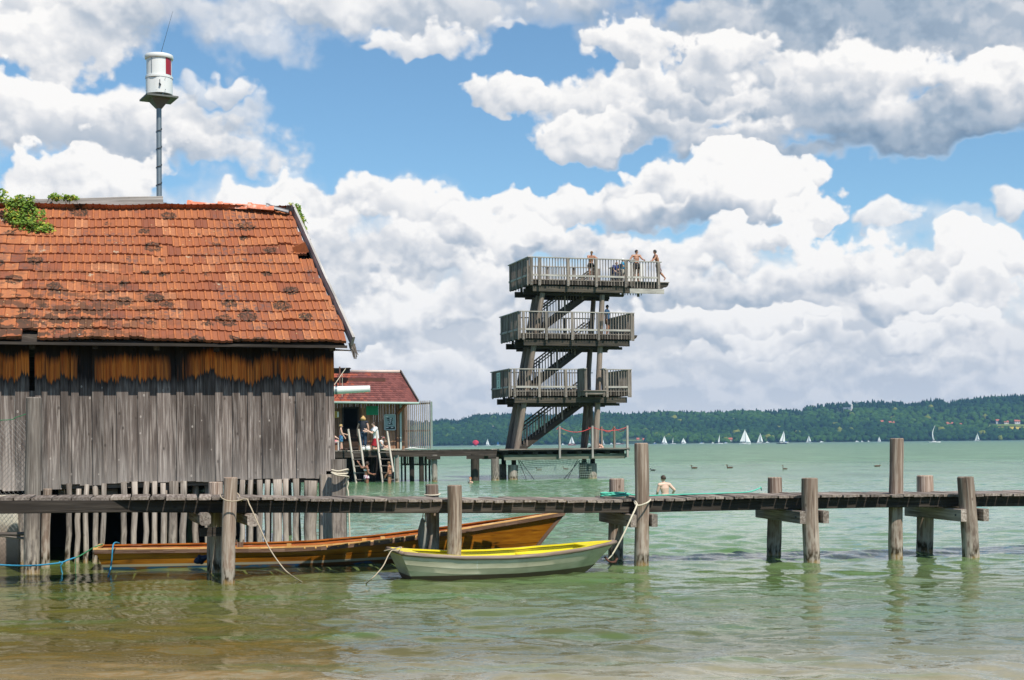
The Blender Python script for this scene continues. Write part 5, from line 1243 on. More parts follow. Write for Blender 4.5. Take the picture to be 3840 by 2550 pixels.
# roof
RE=[bp_(1140,1505,BD-.3),bp_(1567,1509,BD-.3),bp_(1500,1398,BD+2.3),bp_(1140,1392,BD+2.3)]
Nn=(RE[1]-RE[0]).cross(RE[3]-RE[0]).normalized(); Nn=Nn if Nn.z>0 else -Nn
mb=MB(); rows=15
for r in range(rows):
    t0,t1=r/rows,(r+1.35)/rows; t1=min(t1,1.02); A=RE[0].lerp(RE[3],t0); B=RE[1].lerp(RE[2],t0); A2=RE[0].lerp(RE[3],t1); B2=RE[1].lerp(RE[2],t1); n=int((B-A).length/.17)
    for k in range(n+1):
        f0=max(0,(k-(r%2)*.5)/n); f1=min(1,(k+1-(r%2)*.5)/n)
        if f1<=f0: continue
        p=[A.lerp(B,f0),A.lerp(B,(f0+f1)/2),A.lerp(B,f1),A.lerp(A.lerp(B,f1)+(A2-A),1),A.lerp(B,f0)+(A2-A)]
        u1=A2.lerp(B2,f1); u0=A2.lerp(B2,f0); dn=(A-A2).normalized()*.03
        vs=[p[0]+Nn*.035,p[1]+dn+Nn*.045,p[2]+Nn*.035,u1+Nn*.008,u0+Nn*.008,p[0]+Nn*.005,p[1]+dn+Nn*.01,p[2]+Nn*.005]
        mb.add(vs,[(0,1,2,3,4),(5,6,1,0),(6,7,2,1),(7,3,2),(5,0,4)],None,random.random())
mb.build("roof_tiles",DTILE,bh)
mb=MB(); mb.poly([RE[0]-Nn*.03,RE[1]-Nn*.03,RE[2]-Nn*.03,RE[3]-Nn*.03],.05,Nn); bk=[RE[3],RE[2],RE[2]+Vector((.3,2.6,-1.5)),RE[3]+Vector((0,2.6,-1.5))]; mb.poly(bk,.06,(0,.5,.86)); mb.build("roof_boarding",BEAM,bh)
mb=MB(); mb.tube([bp_(1315,1397,BD+2.25)+Vector((0,0,.05)),bp_(1500,1397,BD+2.25)+Vector((0,0,.05))],.085,8); mb.build("ridge_cap",plain('pale_ridge_cap',(.62,.50,.44),.7,.2),bh,smooth=True)
mb=MB(); mb.bar(bp_(1497,1394,BD+2.3),bp_(1508,1394,BD+2.3),.12,.08); mb.build("ridge_end",BLACK,bh)
mb=MB(); mb.bar(RE[1]+Vector((.02,0,.06)),RE[2]+Vector((.02,0,.08)),.05,.18); mb.build("verge_board",GREY,bh)
mb=MB(); mb.tube([RE[0]+Vector((0,-.08,-.04)),RE[1]+Vector((.08,-.08,-.04))],.055,8); mb.build("gutter",GUT,bh,smooth=True)
mb=MB(); a=at(1150,1428,BD+1.55); b=at(1446,1428,BD+1.55); mb.bar(a+Vector((0,-.1,.03)),b+Vector((0,-.1,.03)),.05,.22); mb.build("snow_guard",RUST,bh)
mb=MB(); mb.bar(at(1200,1390,BD+1.2),at(1311,1390,BD+1.2),.5,.26); mb.bar(at(1245,1383,BD+1.1),at(1314,1381,BD+1.1),.6,.04);mb.build("dormer_box",plain('dark_dormer',(.035,.03,.028),.8,.2),bh)
mb=MB(); mb.tube([at(1274,1376,BD+.9),at(1274,1450,BD+.2)],.04,8); mb.build("rusty_pole",RUST,bh)
mb=MB(); mb.tube([at(1296,1382,BD-.5),at(1254,1443,BD-1.3)],.016,5); mb.tube([at(1284,1405,BD-.4),at(1283,1487,BD-.4)],.012,5); mb.build("stay_line",CREAM,bh)
mb=MB(); mb.bar(bp_(1492,1550,BD+.8),bp_(1525,1512,BD-.1),.10,.12); mb.build("eaves_brace",wood('orange_brace',(.25,.10,.04),(.36,.16,.07),(.45,.22,.1)),bh)
for x in (1494,1505): 
    mb=MB(); q=xz(x,BD+.82,0); mb.bar(q+Vector((0,0,zF)),q+Vector((0,0,4.0)),.09,.09,up=(1,0,0)); mb.build("corner_post",BROWN if x<1500 else GUT,bh)
aw=empty("rolled_awning",at(1322,1460,BD-2),"white rolled awning tube sticking out past the boathouse corner","awning"); mb=MB(); A=at(1225,1465,BD-2.2); B=at(1388,1458,BD-2.0)
mb.tube([A,A.lerp(B,.2),B-Vector((.02,0,0)),B],[.20,.20,.165,.14],16); mb.build("roll",WHITE,aw,smooth=True,auto=50); mb=MB(); q=at(1258,1463.5,BD-2.2); mb.tube([q,q+Vector((.10,0,.0))],[.215,.205],16); mb.build("end_cap",STEEL,aw,smooth=True,auto=50)
# deck in front
bdk=empty("bathing_deck",xz(1400,70.8,1.6),"weathered bathing deck on dark piles in front of the bathing house","deck")
mb=MB(); a=xz(1120,70.5,0); b=xz(1620,70.5,0)
for k in range(14): mb.bar(a+Vector((0,k*.2+.1+.05,1.60)),b+Vector((0,k*.2+.1+.05,1.60)),.19,.05) if False else None
x=a.x
while x<b.x: mb.bar((x+.1,72.70,1.585),(x+.1,75.4,1.585),.19,.05); x+=.2
mb.build("deck",PLANK,bdk)
mb=MB()
for (px,D) in ((1290,72),(1312,74),(1338,73.2),(1356,76),(1378,75),(1398,73),(1425,76),(1445,74.6),(1462,73),(1262,72.3),(1275,75),(1520,75),(1597,75.2),(1611,74)):
    q=xz(px,D,0); m2=MB(); m2.tube([q+Vector((0,0,-.4)),q+Vector((0,0,1.5))],.12 if px<1480 else .05,9,jit=.04); m2.build("pile",BEAM,bdk,smooth=True)
c=xz(1120,77.5,0); e_=xz(1478,77.5,0); mb.bar(c+Vector((0,0,.75)),e_+Vector((0,0,.75)),.06,1.7); mb.build("back_boarding",plain('shade_black_back',(.018,.016,.014),.9,.3),bdk)  # near-black back board stands in for the shade below the house
# slatted screen
sc=empty("slatted_screen",xz(1560,73.9,1.6),"tall screen of narrow upright slats at the bathing house's lakeward end","screen")
A=xz(1508,74.6,0); B=xz(1615,73.0,0); n=15; mb=MB()
for k in range(n+1):
    f=k/n; q=A.lerp(B,f); zt=at(1920+q.x/q.y*F,1505-3*f,q.y).z; mb.bar(q+Vector((0,0,.80)),q+Vector((0,0,zt)),.02,.085 if f<.3 else .052,up=(B-A).normalized(),rnd=random.random())
mb.build("slats",wood('screen_slats',(.28,.22,.18),(.45,.38,.33),(.62,.56,.51),crack=.2),sc)
mb=MB()
for z in (.85,2.6,4.0): mb=MB(); mb.bar(A+Vector((0,.06,z)),B+Vector((0,.06,z)),.05,.09); mb.build("rail",GREY,sc)
mb=MB(); mb.bar(B+Vector((.08,0,.0)),B+Vector((.08,0,4.08)),.09,.09,up=(1,0,0)); mb.bar(A+Vector((-.02,0,-.2)),A+Vector((-.02,0,1.5)),.09,.09,up=(1,0,0)); mb.build("frame_post",plain('green_grey_post',(.22,.27,.24),.7,.2),sc)
# ladders
def ladder(l0,l1,r0,r1,label,nr,D0=70.55,D1=70.2):
    o=empty("ladder",xz(l1[0],D1,0),label,"ladder")
    P=[]
    for (t,b) in ((l0,l1),(r0,r1)):
        A=at(t[0],t[1],D0); B=at(b[0],b[1],D1); B=B if b is not r1 or True else B; mb=MB(); 
        if b is r1: B=B+(B-A)*.0
        mb.bar(A,B+(B-A)*.03,.075,.06,seg=5,warp=.006,rnd=.5,w2=.085); mb.build("side_rail",PALE,o); P.append((A,B))
    (A,B),(C_,Dd)=P; zt=1.55
    for k in range(nr):
        z=1.52-k*.335
        f=(A.z-z)/(A.z-B.z); p=A.lerp(B,f); g=(C_.z-z)/(C_.z-Dd.z); q=C_+(Dd-C_)*g; mb=MB(); mb.bar(p,q,.05,.045); mb.build("rung",GREY,o)
ladder((1306,1609),(1337,1817),(1344,1609),(1366,1760),"bleached swimming ladder nearer the boathouse with a woman climbing it",5)
ladder((1411,1617),(1435,1811),(1451.6,1617),(1474,1765),"second swimming ladder with brown rungs beside the girl in the water",5)
# boards and signs on the wall
def board(name,x0,x1,y0,y1,D,mat,label,cat,fr=None):
    a=at(x0,y0,D); b=at(x1,y1,D); c=(a+b)/2; o=empty(name,c,label,cat); w=b.x-a.x; h=a.z-b.z; mb=MB(); mb.box((0,0,0),w,.03,h); mb.build("panel",mat,o,world=False)
    if fr: 
        mb=MB(); t=.045
        for s in (-1,1): mb.bar((s*(w/2),-.02,-h/2),(s*(w/2),-.02,h/2),.04,t,up=(1,0,0)); mb.bar((-w/2+t/2,-.02,s*(h/2)),(w/2-t/2,-.02,s*(h/2)),.038,t)
        mb.build("frame",fr,o,world=False)
    return o,w,h
o,w,h=board("notice_board",1373,1419,1523,1556,BD+.80,GREENB,"bright green notice board between the doorway and the woman","sign")
mb=MB()
for k in range(5):
    mb.box((-.12,-.019,h/2-.08-k*.075),.16+.04*(k%2),.006,.012); mb.box((.14,-.019,h/2-.08-k*.075),.18-.03*(k%3),.006,.012)
mb.build("lines",plain('dark_green_line',(.005,.16,.07),.6,.1),o,world=False)
o,w,h=board("information_board",1442,1483,1555,1612,BD+.80,PSIGN,"grey framed information board on the brown wall","sign",fr=plain('pale_frame',(.45,.52,.50),.5,.05))
mb=MB()
for (x,z,a,b) in ((-.03,.20,.30,.06),(-.02,.11,.28,.05),(.0,.02,.16,.07),(-.02,-.06,.20,.06),(-.02,-.12,.26,.03),(0,-.29,.46,.13)): mb.box((x+.03,-.018,z),a,.006,b)
mb.build("dark_print",DSIGN,o,world=False)
mb=MB()
for (x,z,a) in ((-.15,.30,.14),(.04,.20,.11),(.02,.11,.07),(.02,.02,.08),(-.02,-.06,.09),(-.14,-.27,.12),(.11,-.27,.12)): mb.box((x,-.024,z),a,.006,.04)
mb.build("white_label",WHITE,o,world=False)
o,w,h=board("ochre_sign",1252,1272,1542,1567,BD+.80,YEL,"small ochre sign with white slip left of the doorway","sign"); mb=MB(); mb.box((w*.28,-.02,0),.08,.008,h*.8); mb.build("white_slip",WHITE,o,world=False)
# ================================================================ people
SK={}
def skin(c):
    if c not in SK: SK[c]=plain('skin_%d'%len(SK),c,.5,.06,scale=30)
    return SK[c]
CM={}
def cloth(n,c,var=.12,scale=25):
    if n not in CM: CM[n]=plain('cloth_'+n,c,.8,var,scale=scale)
    return CM[n]
def patterned(n,a,b,sc=14,thr=.5):
    m,T,bb=material('cloth_'+n); q=T.noise(T.pos(),sc,2); setc(T,bb,T.mix(T.mr(q,thr-.03,thr+.03),a,b),.8); return m
def remesh(mb,vox,name,mat,parent,smooth_it=3):
    me=bpy.data.meshes.new('t'); me.from_pydata(mb.v,[],mb.f); me.update(); ob=bpy.data.objects.new('t',me); COL.objects.link(ob)
    import bmesh
    bm=bmesh.new(); bm.from_mesh(me); bmesh.ops.recalc_face_normals(bm,faces=bm.faces); bm.to_mesh(me); bm.free()
    r=ob.modifiers.new('r','REMESH'); r.mode='VOXEL'; r.voxel_size=vox; r.use_smooth_shade=True
    s=ob.modifiers.new('s','SMOOTH'); s.factor=.5; s.iterations=smooth_it
    dg=bpy.context.evaluated_depsgraph_get(); n=bpy.data.meshes.new_from_object(ob.evaluated_get(dg)); bpy.data.objects.remove(ob); bpy.data.meshes.remove(me)
    n.name=name; n.materials.clear(); n.materials.append(mat); o=bpy.data.objects.new(name,n); COL.objects.link(o); o.parent=parent; return o
BASE=dict(pel=(0,0,.53),wai=(0,0,.61),che=(0,0,.72),nec=(0,0,.825),hea=(0,-.005,.925),
 shL=(-.105,0,.80),elL=(-.135,.01,.63),wrL=(-.14,-.03,.485),shR=(.105,0,.80),elR=(.135,.01,.63),wrR=(.14,-.03,.485),
 hiL=(-.05,0,.51),knL=(-.055,-.015,.285),anL=(-.055,.01,.045),hiR=(.05,0,.51),knR=(.055,-.015,.285),anR=(.055,.01,.045),tL=None,tR=None)
def person(label,loc,H,yaw,pose,skinc,hair,clothes=(),group=None,look=None,child=False,fat=1.0,longhair=False,cap=None,vox=.0075,glasses=False):
    J={k:(Vector(v) if v else None) for k,v in BASE.items()}
    for k,v in pose.items(): J[k]=Vector(v)
    o=empty("person",loc,label,"person",group,rz=yaw)
    for k in J:
        if J[k] is not None: J[k]=J[k]*H
    hs=1.18 if child else 1.0; f=fat*H
    lk=Vector(look if look else (0,-1,0)).normalized()
    mb=MB(); side=(J['shR']-J['shL']).normalized()
    mb.tube([J['pel']-Vector((0,0,.035*H)),J['pel'],J['wai'],J['che'],J['che'].lerp(J['nec'],.72),J['nec']-Vector((0,0,.005*H))],[.065*f,.088*f,.072*f,.092*f,.080*f,.03*f],14,side=side,ry=[.05*f,.062*f,.052*f,.060*f,.045*f,.03*f])
    mb.cap(J['nec']-Vector((0,0,.02*H)),J['hea']-Vector((0,0,.03*H)),.030*f,.029*H,10)
    hc=J['hea']; r=.048*H*hs; rot=lk.to_track_quat('-Y','Z').to_matrix()
    mb.ell(hc,r*.82,r*1.0,r*1.22,14,10,rot=rot)
    mb.ell(hc+rot@Vector((0,-r*.45,-r*.62)),r*.52,r*.5,r*.5,10,7,rot=rot)             # jaw
    mb.cap(hc+rot@Vector((0,-r*.92,r*.15)),hc+rot@Vector((0,-r*1.16,-r*.22)),r*.10,r*.17,6)   # nose
    mb.cap(hc+rot@Vector((-r*.22,-r*.93,-r*.52)),hc+rot@Vector((r*.22,-r*.93,-r*.52)),r*.08,r*.08,6) # mouth
    for s in (-1,1):
        mb.ell(hc+rot@Vector((s*r*.84,r*.05,-r*.05)),r*.10,r*.2,r*.28,8,6,rot=rot)       # ear
        mb.cap(hc+rot@Vector((s*r*.18,-r*.95,r*.24)),hc+rot@Vector((s*r*.5,-r*.80,r*.26)),r*.09,r*.09,6) # brow
    for S in ('L','R'):
        s=-1 if S=='L' else 1
        sh,el,wr=J['sh'+S],J['el'+S],J['wr'+S]
        mb.cap(J['che'].lerp(J['nec'],.75),sh,.045*f,.040*f); mb.cap(sh,el,.034*f,.026*f); mb.cap(el,wr,.026*f,.017*f)
        d=(wr-el).normalized(); hd=d; pn=d.cross(Vector((0,0,1))); pn=pn.normalized() if pn.length>.1 else Vector((0,1,0))
        if 'hd'+S in pose: hd=Vector(pose['hd'+S]).normalized()
        if S+'pn' in pose: pn=Vector(pose[S+'pn']).normalized()
        lat=hd.cross(pn).normalized(); k=.105*H/2   # half hand
        mb.tube([wr,wr+hd*k*.4,wr+hd*k*.95],[.016*f,.022*f,.020*f],8,side=lat,ry=[.014*f,.012*f,.011*f])
        for i,(q,l) in enumerate(((-1.5,.80),(-.5,.95),(.5,1.0),(1.5,.88))):
            b=wr+hd*k*.9+lat*(q*.0095*H*s); m1=b+hd*k*l*.5+pn*.004*H; t=m1+(hd*.8+pn*.45)*k*l*.5; mb.cap(b,m1,.0062*H,.0056*H,6); mb.cap(m1,t,.0056*H,.0048*H,6)
        b=wr+hd*k*.35+lat*(-.016*H*s); mb.cap(b,b+(hd*.6-lat*s*.7).normalized()*k*.75,.0075*H,.0058*H,6)
        hi,kn,an=J['hi'+S],J['kn'+S],J['an'+S]
        mb.cap(hi+Vector((0,0,.01*H)),kn,.056*f,.034*f); mb.cap(kn,kn.lerp(an,.35),.034*f,.034*f); mb.cap(kn.lerp(an,.35),an,.034*f,.020*f)
        toe=J['t'+S] if J['t'+S] is not None else an+Vector((s*.012*H,-.085*H,-.028*H))
        heel=an+(an-toe)*.25+Vector((0,0,-.018*H)); mb.cap(heel,an.lerp(toe,.55)-Vector((0,0,.006*H)),.018*H,.019*H); mb.cap(an.lerp(toe,.5),toe,.019*H,.012*H)
    remesh(mb,vox*H/1.7,"body",skin(skinc),o)
    # hair
    if hair:
        mb=MB(); hr=r*1.1
        vs=[];fs=[]; n=16; m=7
        for kk in range(m+1):
            th=PI*.60*kk/m
            for i in range(n):
                ph=2*PI*i/n; fr=-math.sin(ph)             # front is -y
                lim=1.0-.42*max(0,fr)*(kk/m) - (.0)
                tt=th*lim; q=Vector((hr*.86*math.sin(tt)*math.cos(ph),hr*1.03*math.sin(tt)*math.sin(ph)+r*.04,hr*1.18*math.cos(tt)+r*.05))*(1+random.uniform(-.03,.05)); vs.append(hc+rot@q)
        for kk in range(m):
            for i in range(n): j=(i+1)%n; fs.append((kk*n+i,(kk+1)*n+i,(kk+1)*n+j,kk*n+j))
        mb.add(vs,fs,None,.5)
        if longhair:
            for i in range(26):
                a=PI*(.0+1.0*i/25); b=hc+rot@Vector((hr*.8*math.cos(a),hr*.85*math.sin(a),r*.35)); e=b+rot@Vector((math.cos(a)*r*.35,math.sin(a)*r*.2,-r*random.uniform(1.5,2.2))); mm=b.lerp(e,.5)+rot@Vector((math.cos(a)*r*.35,math.sin(a)*r*.3,0)); mb.tube([b,mm,e],[r*.2,r*.24,r*.07],6)
        ho=mb.build("hair",plain('hair_%d'%(len(bpy.data.materials)),hair,.6,.25,scale=60),o,world=False,smooth=True); so=ho.modifiers.new('s','SOLIDIFY'); so.thickness=r*.10; so.offset=-1
    if cap:
        mb=MB(); vs=[];fs=[];n=16
        for kk in range(6):
            th=PI*.5*kk/5
            for i in range(n): ph=2*PI*i/n; vs.append(hc+rot@Vector((r*1.0*math.sin(th)*math.cos(ph),r*1.14*math.sin(th)*math.sin(ph),r*.25+r*1.15*math.cos(th))))
        for kk in range(5):
            for i in range(n): j=(i+1)%n; fs.append((kk*n+i,(kk+1)*n+i,(kk+1)*n+j,kk*n+j))
        mb.add(vs,fs,None,.5); mb.poly([hc+rot@Vector((x*r,-y*r,r*.25-.06*y*r)) for x,y in ((-.8,.75),(-.7,1.3),(-.35,1.75),(.35,1.75),(.7,1.3),(.8,.75))],.012,rot@Vector((0,0,1))); mb.build("cap",cap,o,world=False,smooth=True,auto=40)
    if glasses:
        mb=MB()
        for s in (-1,1): mb.ell(hc+rot@Vector((s*r*.36,-r*.98,r*.12)),r*.3,r*.1,r*.2,8,6,rot=rot)
        mb.build("sunglasses",BLACK,o,world=False)
    for kind,mat,amt in clothes:
        mb=MB(); g=.010*H
        if kind=='shorts':
            mb.tube([J['pel']+Vector((0,0,.045*H)),J['pel'],J['pel']-Vector((0,0,.04*H))],[.083*f+g,.092*f+g,.085*f+g],14,side=side,ry=[.06*f+g,.066*f+g,.064*f+g])
            for S in 'LR': e=J['hi'+S].lerp(J['kn'+S],amt); mb.tube([J['hi'+S]+Vector((0,0,.03*H)),J['hi'+S],e],[.05*f,.062*f+g,.052*f+g*1.5],12)
        elif kind=='trousers':
            mb.tube([J['pel']+Vector((0,0,.05*H)),J['pel'],J['pel']-Vector((0,0,.04*H))],[.083*f+g,.092*f+g,.085*f+g],14,side=side,ry=[.06*f+g,.066*f+g,.064*f+g])
            for S in 'LR': mb.tube([J['hi'+S],J['kn'+S],J['kn'+S].lerp(J['an'+S],.35),J['an'+S]+Vector((0,0,.01*H))],[.058*f+g,.038*f+g,.036*f+g,.024*f+g],12)
        elif kind in('shirt','vest'):
            z0=amt; b=J['pel'] if z0 else J['wai']
            mb.tube([b,J['wai'],J['che'],J['che'].lerp(J['nec'],.75),J['nec']-Vector((0,0,.01*H))],[.095*f+g,.082*f+g,.096*f+g,.084*f+g,.036*f+g],14,side=side,ry=[.068*f+g,.062*f+g,.066*f+g,.052*f+g,.036*f+g])
            for S in 'LR':
                mb.cap(J['che'].lerp(J['nec'],.72),J['sh'+S],.048*f+g*.6,.040*f+g*.8)
                if kind=='shirt': mb.tube([J['sh'+S],J['sh'+S].lerp(J['el'+S],.65)],[.040*f+g,.036*f+g*1.4],10)
        elif kind=='bra':
            c=J['che']; mb.tube([c+Vector((0,0,-.01*H)),c+Vector((0,0,.03*H))],[.096*f,.094*f],14,side=side,ry=[.066*f,.066*f])
        remesh(mb,vox*1.25*H/1.7,{'vest':'top','bra':'bikini_top'}.get(kind,kind),mat,o,2)
    return o
def TP(u,v,z): q=TO+TU*u+TV*v; return Vector((q.x,q.y,z))
TAN=(.42,.20,.12); PAL=(.58,.36,.27); FAIR=(.66,.42,.32); DRK=(.30,.135,.085)
BRN=(.045,.025,.015); BLK=(.015,.011,.01); BLD=(.55,.36,.14); LBR=(.20,.12,.06); REDH=(.40,.14,.05)
u=tu(2216,950,.30)[0]
def P_(label,*a,**k): return person(label,*a,**k)
P_("slim boy in black trunks leaning both forearms on the top platform's rail",TP(u,.34,10.47),1.62,TA,dict(che=(0,-.03,.72),nec=(0,-.06,.81),hea=(.0,-.09,.90),shL=(-.105,-.05,.79),shR=(.105,-.05,.79),elL=(-.145,-.14,.72),wrL=(-.03,-.21,.725),elR=(.175,-.13,.72),wrR=(.05,-.215,.725),knR=(.04,-.06,.29),anR=(.12,.03,.045)),TAN,LBR,[('shorts',cloth('black',(.015,.015,.018)),.3)],look=(0,-.8,-.5))
u=tu(2302,980,1.2)[0]
P_("small red haired child in a blue shirt crouching behind the top rail",TP(u,1.0,10.47),1.15,TA+.3,dict(pel=(0,.10,.48),wai=(0,.06,.56),che=(0,0,.68),nec=(0,-.06,.78),hea=(0,-.10,.88),knL=(-.07,-.10,.28),knR=(.07,-.10,.28),wrL=(-.08,-.16,.5),wrR=(.08,-.16,.5),elL=(-.14,-.06,.6),elR=(.14,-.06,.6)),FAIR,REDH,[('shirt',cloth('navy',(.012,.04,.22)),1),('trousers',cloth('darkblue',(.02,.035,.08)),1)],child=True,look=(.1,-1,-.3))
u=tu(2338,1000,.6)[0]
P_("child in a white cap and turquoise top standing at the top platform's rail",TP(u,.7,10.47),1.30,TA+1.0,dict(elL=(-.13,-.06,.64),wrL=(-.08,-.15,.6)),PAL,BRN,[('shirt',patterned('turquoise',(.01,.42,.60),(.01,.16,.45),9),1),('shorts',cloth('stone',(.45,.42,.36)),.75)],child=True,cap=cloth('whitecap',(.75,.76,.80)),look=(.3,-1,0))
u=tu(2388,1000,.3)[0]
P_("shirtless man with hands spread wide on the top platform's rail",TP(u,.36,10.47),1.74,TA-.15,dict(shL=(-.12,-.01,.80),elL=(-.20,-.04,.695),wrL=(-.255,-.14,.655),shR=(.11,-.01,.80),elR=(.155,-.06,.71),wrR=(.20,-.16,.655),hea=(.005,-.01,.925)),TAN,BLK,[('shorts',cloth('black',(.015,.015,.018)),.5)],look=(.85,-.6,-.1))
u=tu(2470,1030,.35)[0]
P_("young man in checked shorts striding off the top platform's end, hands on the rail",TP(u,.42,10.46),1.80,TA,dict(pel=(-.005,0,.53),wai=(-.015,0,.61),che=(-.045,0,.72),nec=(-.085,0,.82),hea=(-.105,-.01,.915),shL=(-.085,-.10,.795),elL=(-.16,-.12,.70),wrL=(-.235,-.16,.635),shR=(-.075,.10,.80),elR=(-.15,.06,.69),wrR=(-.215,-.12,.63),hiL=(-.01,-.045,.51),knL=(-.015,-.05,.28),anL=(-.02,-.05,.04),hiR=(.005,.045,.51),knR=(.085,.04,.31),anR=(.235,.03,.15),tL=(-.10,-.05,.012),tR=(.20,.03,.08),hdL=(-.8,-.3,-.2),hdR=(-.8,-.3,-.2)),TAN,BLK,[('shorts',patterned('check',(.10,.03,.05),(.42,.36,.36),16),.95)],look=(-1,-.15,-.05))
u=tu(2276,1200,1.3)[0]
P_("boy in a light blue shirt standing on the middle platform beside the leg",TP(u,1.25,7.64),1.68,TA+.9,dict(),TAN,BLK,[('shirt',cloth('lightblue',(.32,.48,.72)),1),('shorts',cloth('black',(.015,.015,.018)),.6)],look=(1,-.3,-.1))
u=tu(2245,1680,1.6)[0]
P_("person sunbathing face down on the tower's base deck, only head and shoulders showing",TP(u,1.5,1.585),1.65,TA,dict(pel=(0,.36,.06),wai=(0,.28,.06),che=(0,.17,.075),nec=(0,.08,.10),hea=(0,.0,.115),shL=(-.105,.10,.09),elL=(-.13,-.02,.03),wrL=(-.03,-.10,.025),shR=(.105,.10,.09),elR=(.13,-.02,.03),wrR=(.03,-.10,.025),hiL=(-.05,.39,.055),knL=(-.06,.62,.035),anL=(-.06,.85,.03),hiR=(.05,.39,.055),knR=(.06,.62,.035),anR=(.06,.85,.03),tL=(-.06,.93,.015),tR=(.06,.93,.015)),FAIR,BRN,[('shorts',cloth('black',(.015,.015,.018)),.3)])
g="bathers at the bathing house"; zD=1.63; D1=71.4
P_("blond boy in blue patterned shorts standing by the doorway with one arm out",xz(1279,D1,zD),1.32,PI/2+.15,dict(elL=(-.12,-.04,.64),wrL=(-.06,-.20,.60),elR=(.13,-.06,.63),wrR=(.10,-.14,.50),shL=(-.10,0,.79),shR=(.10,0,.79)),FAIR,BLD,[('shorts',patterned('surf',(.01,.07,.25),(.12,.35,.45),11),.8)],child=True,look=(0,-1,-.1))
P_("blonde woman in a dark top and jeans seen from behind on the bathing deck",xz(1363,D1+.35,zD),1.75,PI-.15,dict(elL=(-.15,.0,.64),wrL=(-.15,-.02,.50),elR=(.17,-.02,.64),wrR=(.19,-.05,.49),anL=(-.05,.02,.045),anR=(.05,-.04,.045)),PAL,BLD,[('vest',cloth('charcoal',(.018,.022,.035)),1),('trousers',cloth('jeans',(.02,.045,.085)),1)],longhair=True,look=(.2,-1,-.1))
P_("man in sunglasses, white shirt and red shorts kneeling beside the woman",xz(1408,D1+.1,zD-.02),1.80,-PI/2+.3,dict(pel=(0,.02,.33),wai=(0,.02,.41),che=(0,0,.53),nec=(0,-.02,.64),hea=(0,-.05,.735),shL=(-.11,0,.61),elL=(-.13,-.12,.50),wrL=(-.10,-.24,.53),shR=(.11,0,.61),elR=(.13,-.12,.48),wrR=(.09,-.25,.56),hiL=(-.05,.02,.31),knL=(-.07,-.06,.05),anL=(-.06,.20,.04),hiR=(.05,.02,.31),knR=(.07,-.06,.05),anR=(.06,.20,.04),tL=(-.06,.27,.01),tR=(.06,.27,.01)),FAIR,BRN,[('shirt',cloth('white',(.78,.79,.82)),1),('shorts',cloth('red',(.36,.01,.02)),.75)],glasses=True,fat=1.12,look=(0,-1,.1))
P_("child in a white and red cap sitting on the deck beside the kneeling man",xz(1432,D1,zD-.05),1.30,PI/2-.3,dict(pel=(0,.02,.10),wai=(0,.03,.18),che=(0,.02,.30),nec=(0,.0,.40),hea=(0,-.02,.51),shL=(-.10,.01,.37),elL=(-.13,-.06,.26),wrL=(-.10,-.14,.20),shR=(.10,.01,.37),elR=(.14,-.08,.36),wrR=(.06,-.10,.47),hiL=(-.05,.0,.08),knL=(-.07,-.20,.14),anL=(-.06,-.40,.05),hiR=(.05,0,.08),knR=(.08,-.20,.18),anR=(.06,-.36,.05)),PAL,BRN,[('vest',cloth('whitevest',(.7,.68,.68)),0),('shorts',cloth('grey',(.06,.07,.09)),.6)],child=True,cap=patterned('capred',(.75,.74,.76),(.5,.05,.08),6,.6),look=(-.4,-1,-.2))
P_("person in pink sitting on the white chair half hidden by the boathouse corner",xz(1255,D1+.1,zD),1.65,PI/2,dict(pel=(0,.05,.27),wai=(0,.07,.35),che=(0,.08,.46),nec=(0,.08,.56),hea=(0,.06,.66),shL=(-.1,.08,.54),shR=(.1,.08,.54),elL=(-.13,0,.42),wrL=(-.10,-.12,.36),elR=(.13,0,.42),wrR=(.10,-.12,.36),hiL=(-.05,.04,.26),knL=(-.06,-.2,.28),anL=(-.06,-.24,.045),hiR=(.05,.04,.26),knR=(.06,-.2,.28),anR=(.06,-.20,.045)),FAIR,BRN,[('vest',cloth('pink',(.62,.22,.26)),0),('shorts',cloth('pink',(.62,.22,.26)),.5)])
P_("tanned woman in a white striped bikini climbing out of the water by the nearer ladder",Vector((xz(1374,69.9,0).x,69.9,-.56)),1.66,PI/2+.35,dict(che=(0,-.01,.72),elL=(-.12,-.04,.64),wrL=(-.10,-.17,.60),shR=(.10,.02,.80),elR=(.11,.12,.80),wrR=(.09,.20,.93),hdL=(0,-1,.15),hea=(0,-.03,.92)),DRK,BRN,[('bra',cloth('white',(.78,.79,.82)),0),('shorts',patterned('stripe',(.75,.75,.78),(.35,.08,.14),12),.18)],fat=1.15,look=(.2,-1,0))
P_("girl with tied fair hair in a brown bikini standing in the water under the deck",Vector((xz(1462,69.8,0).x,69.8,-.42)),1.52,-PI/2-.25,dict(che=(0,-.01,.72),elL=(-.13,-.02,.64),wrL=(-.12,-.14,.56),elR=(.13,-.01,.63),wrR=(.11,-.10,.50),hea=(0,-.03,.915)),TAN,LBR,[('bra',cloth('brown',(.05,.03,.025)),0),('shorts',cloth('brown',(.05,.03,.025)),.06)],look=(0,-1,-.2))
q=wat(1764,1811); P_("fair haired child swimming with only the head above water beside the walkway",q+Vector((0,0,-1.06)),1.35,-.9,dict(),FAIR,REDH,[('shorts',cloth('black',(.015,.015,.018)),.4)],child=True,look=(.5,-1,.1))
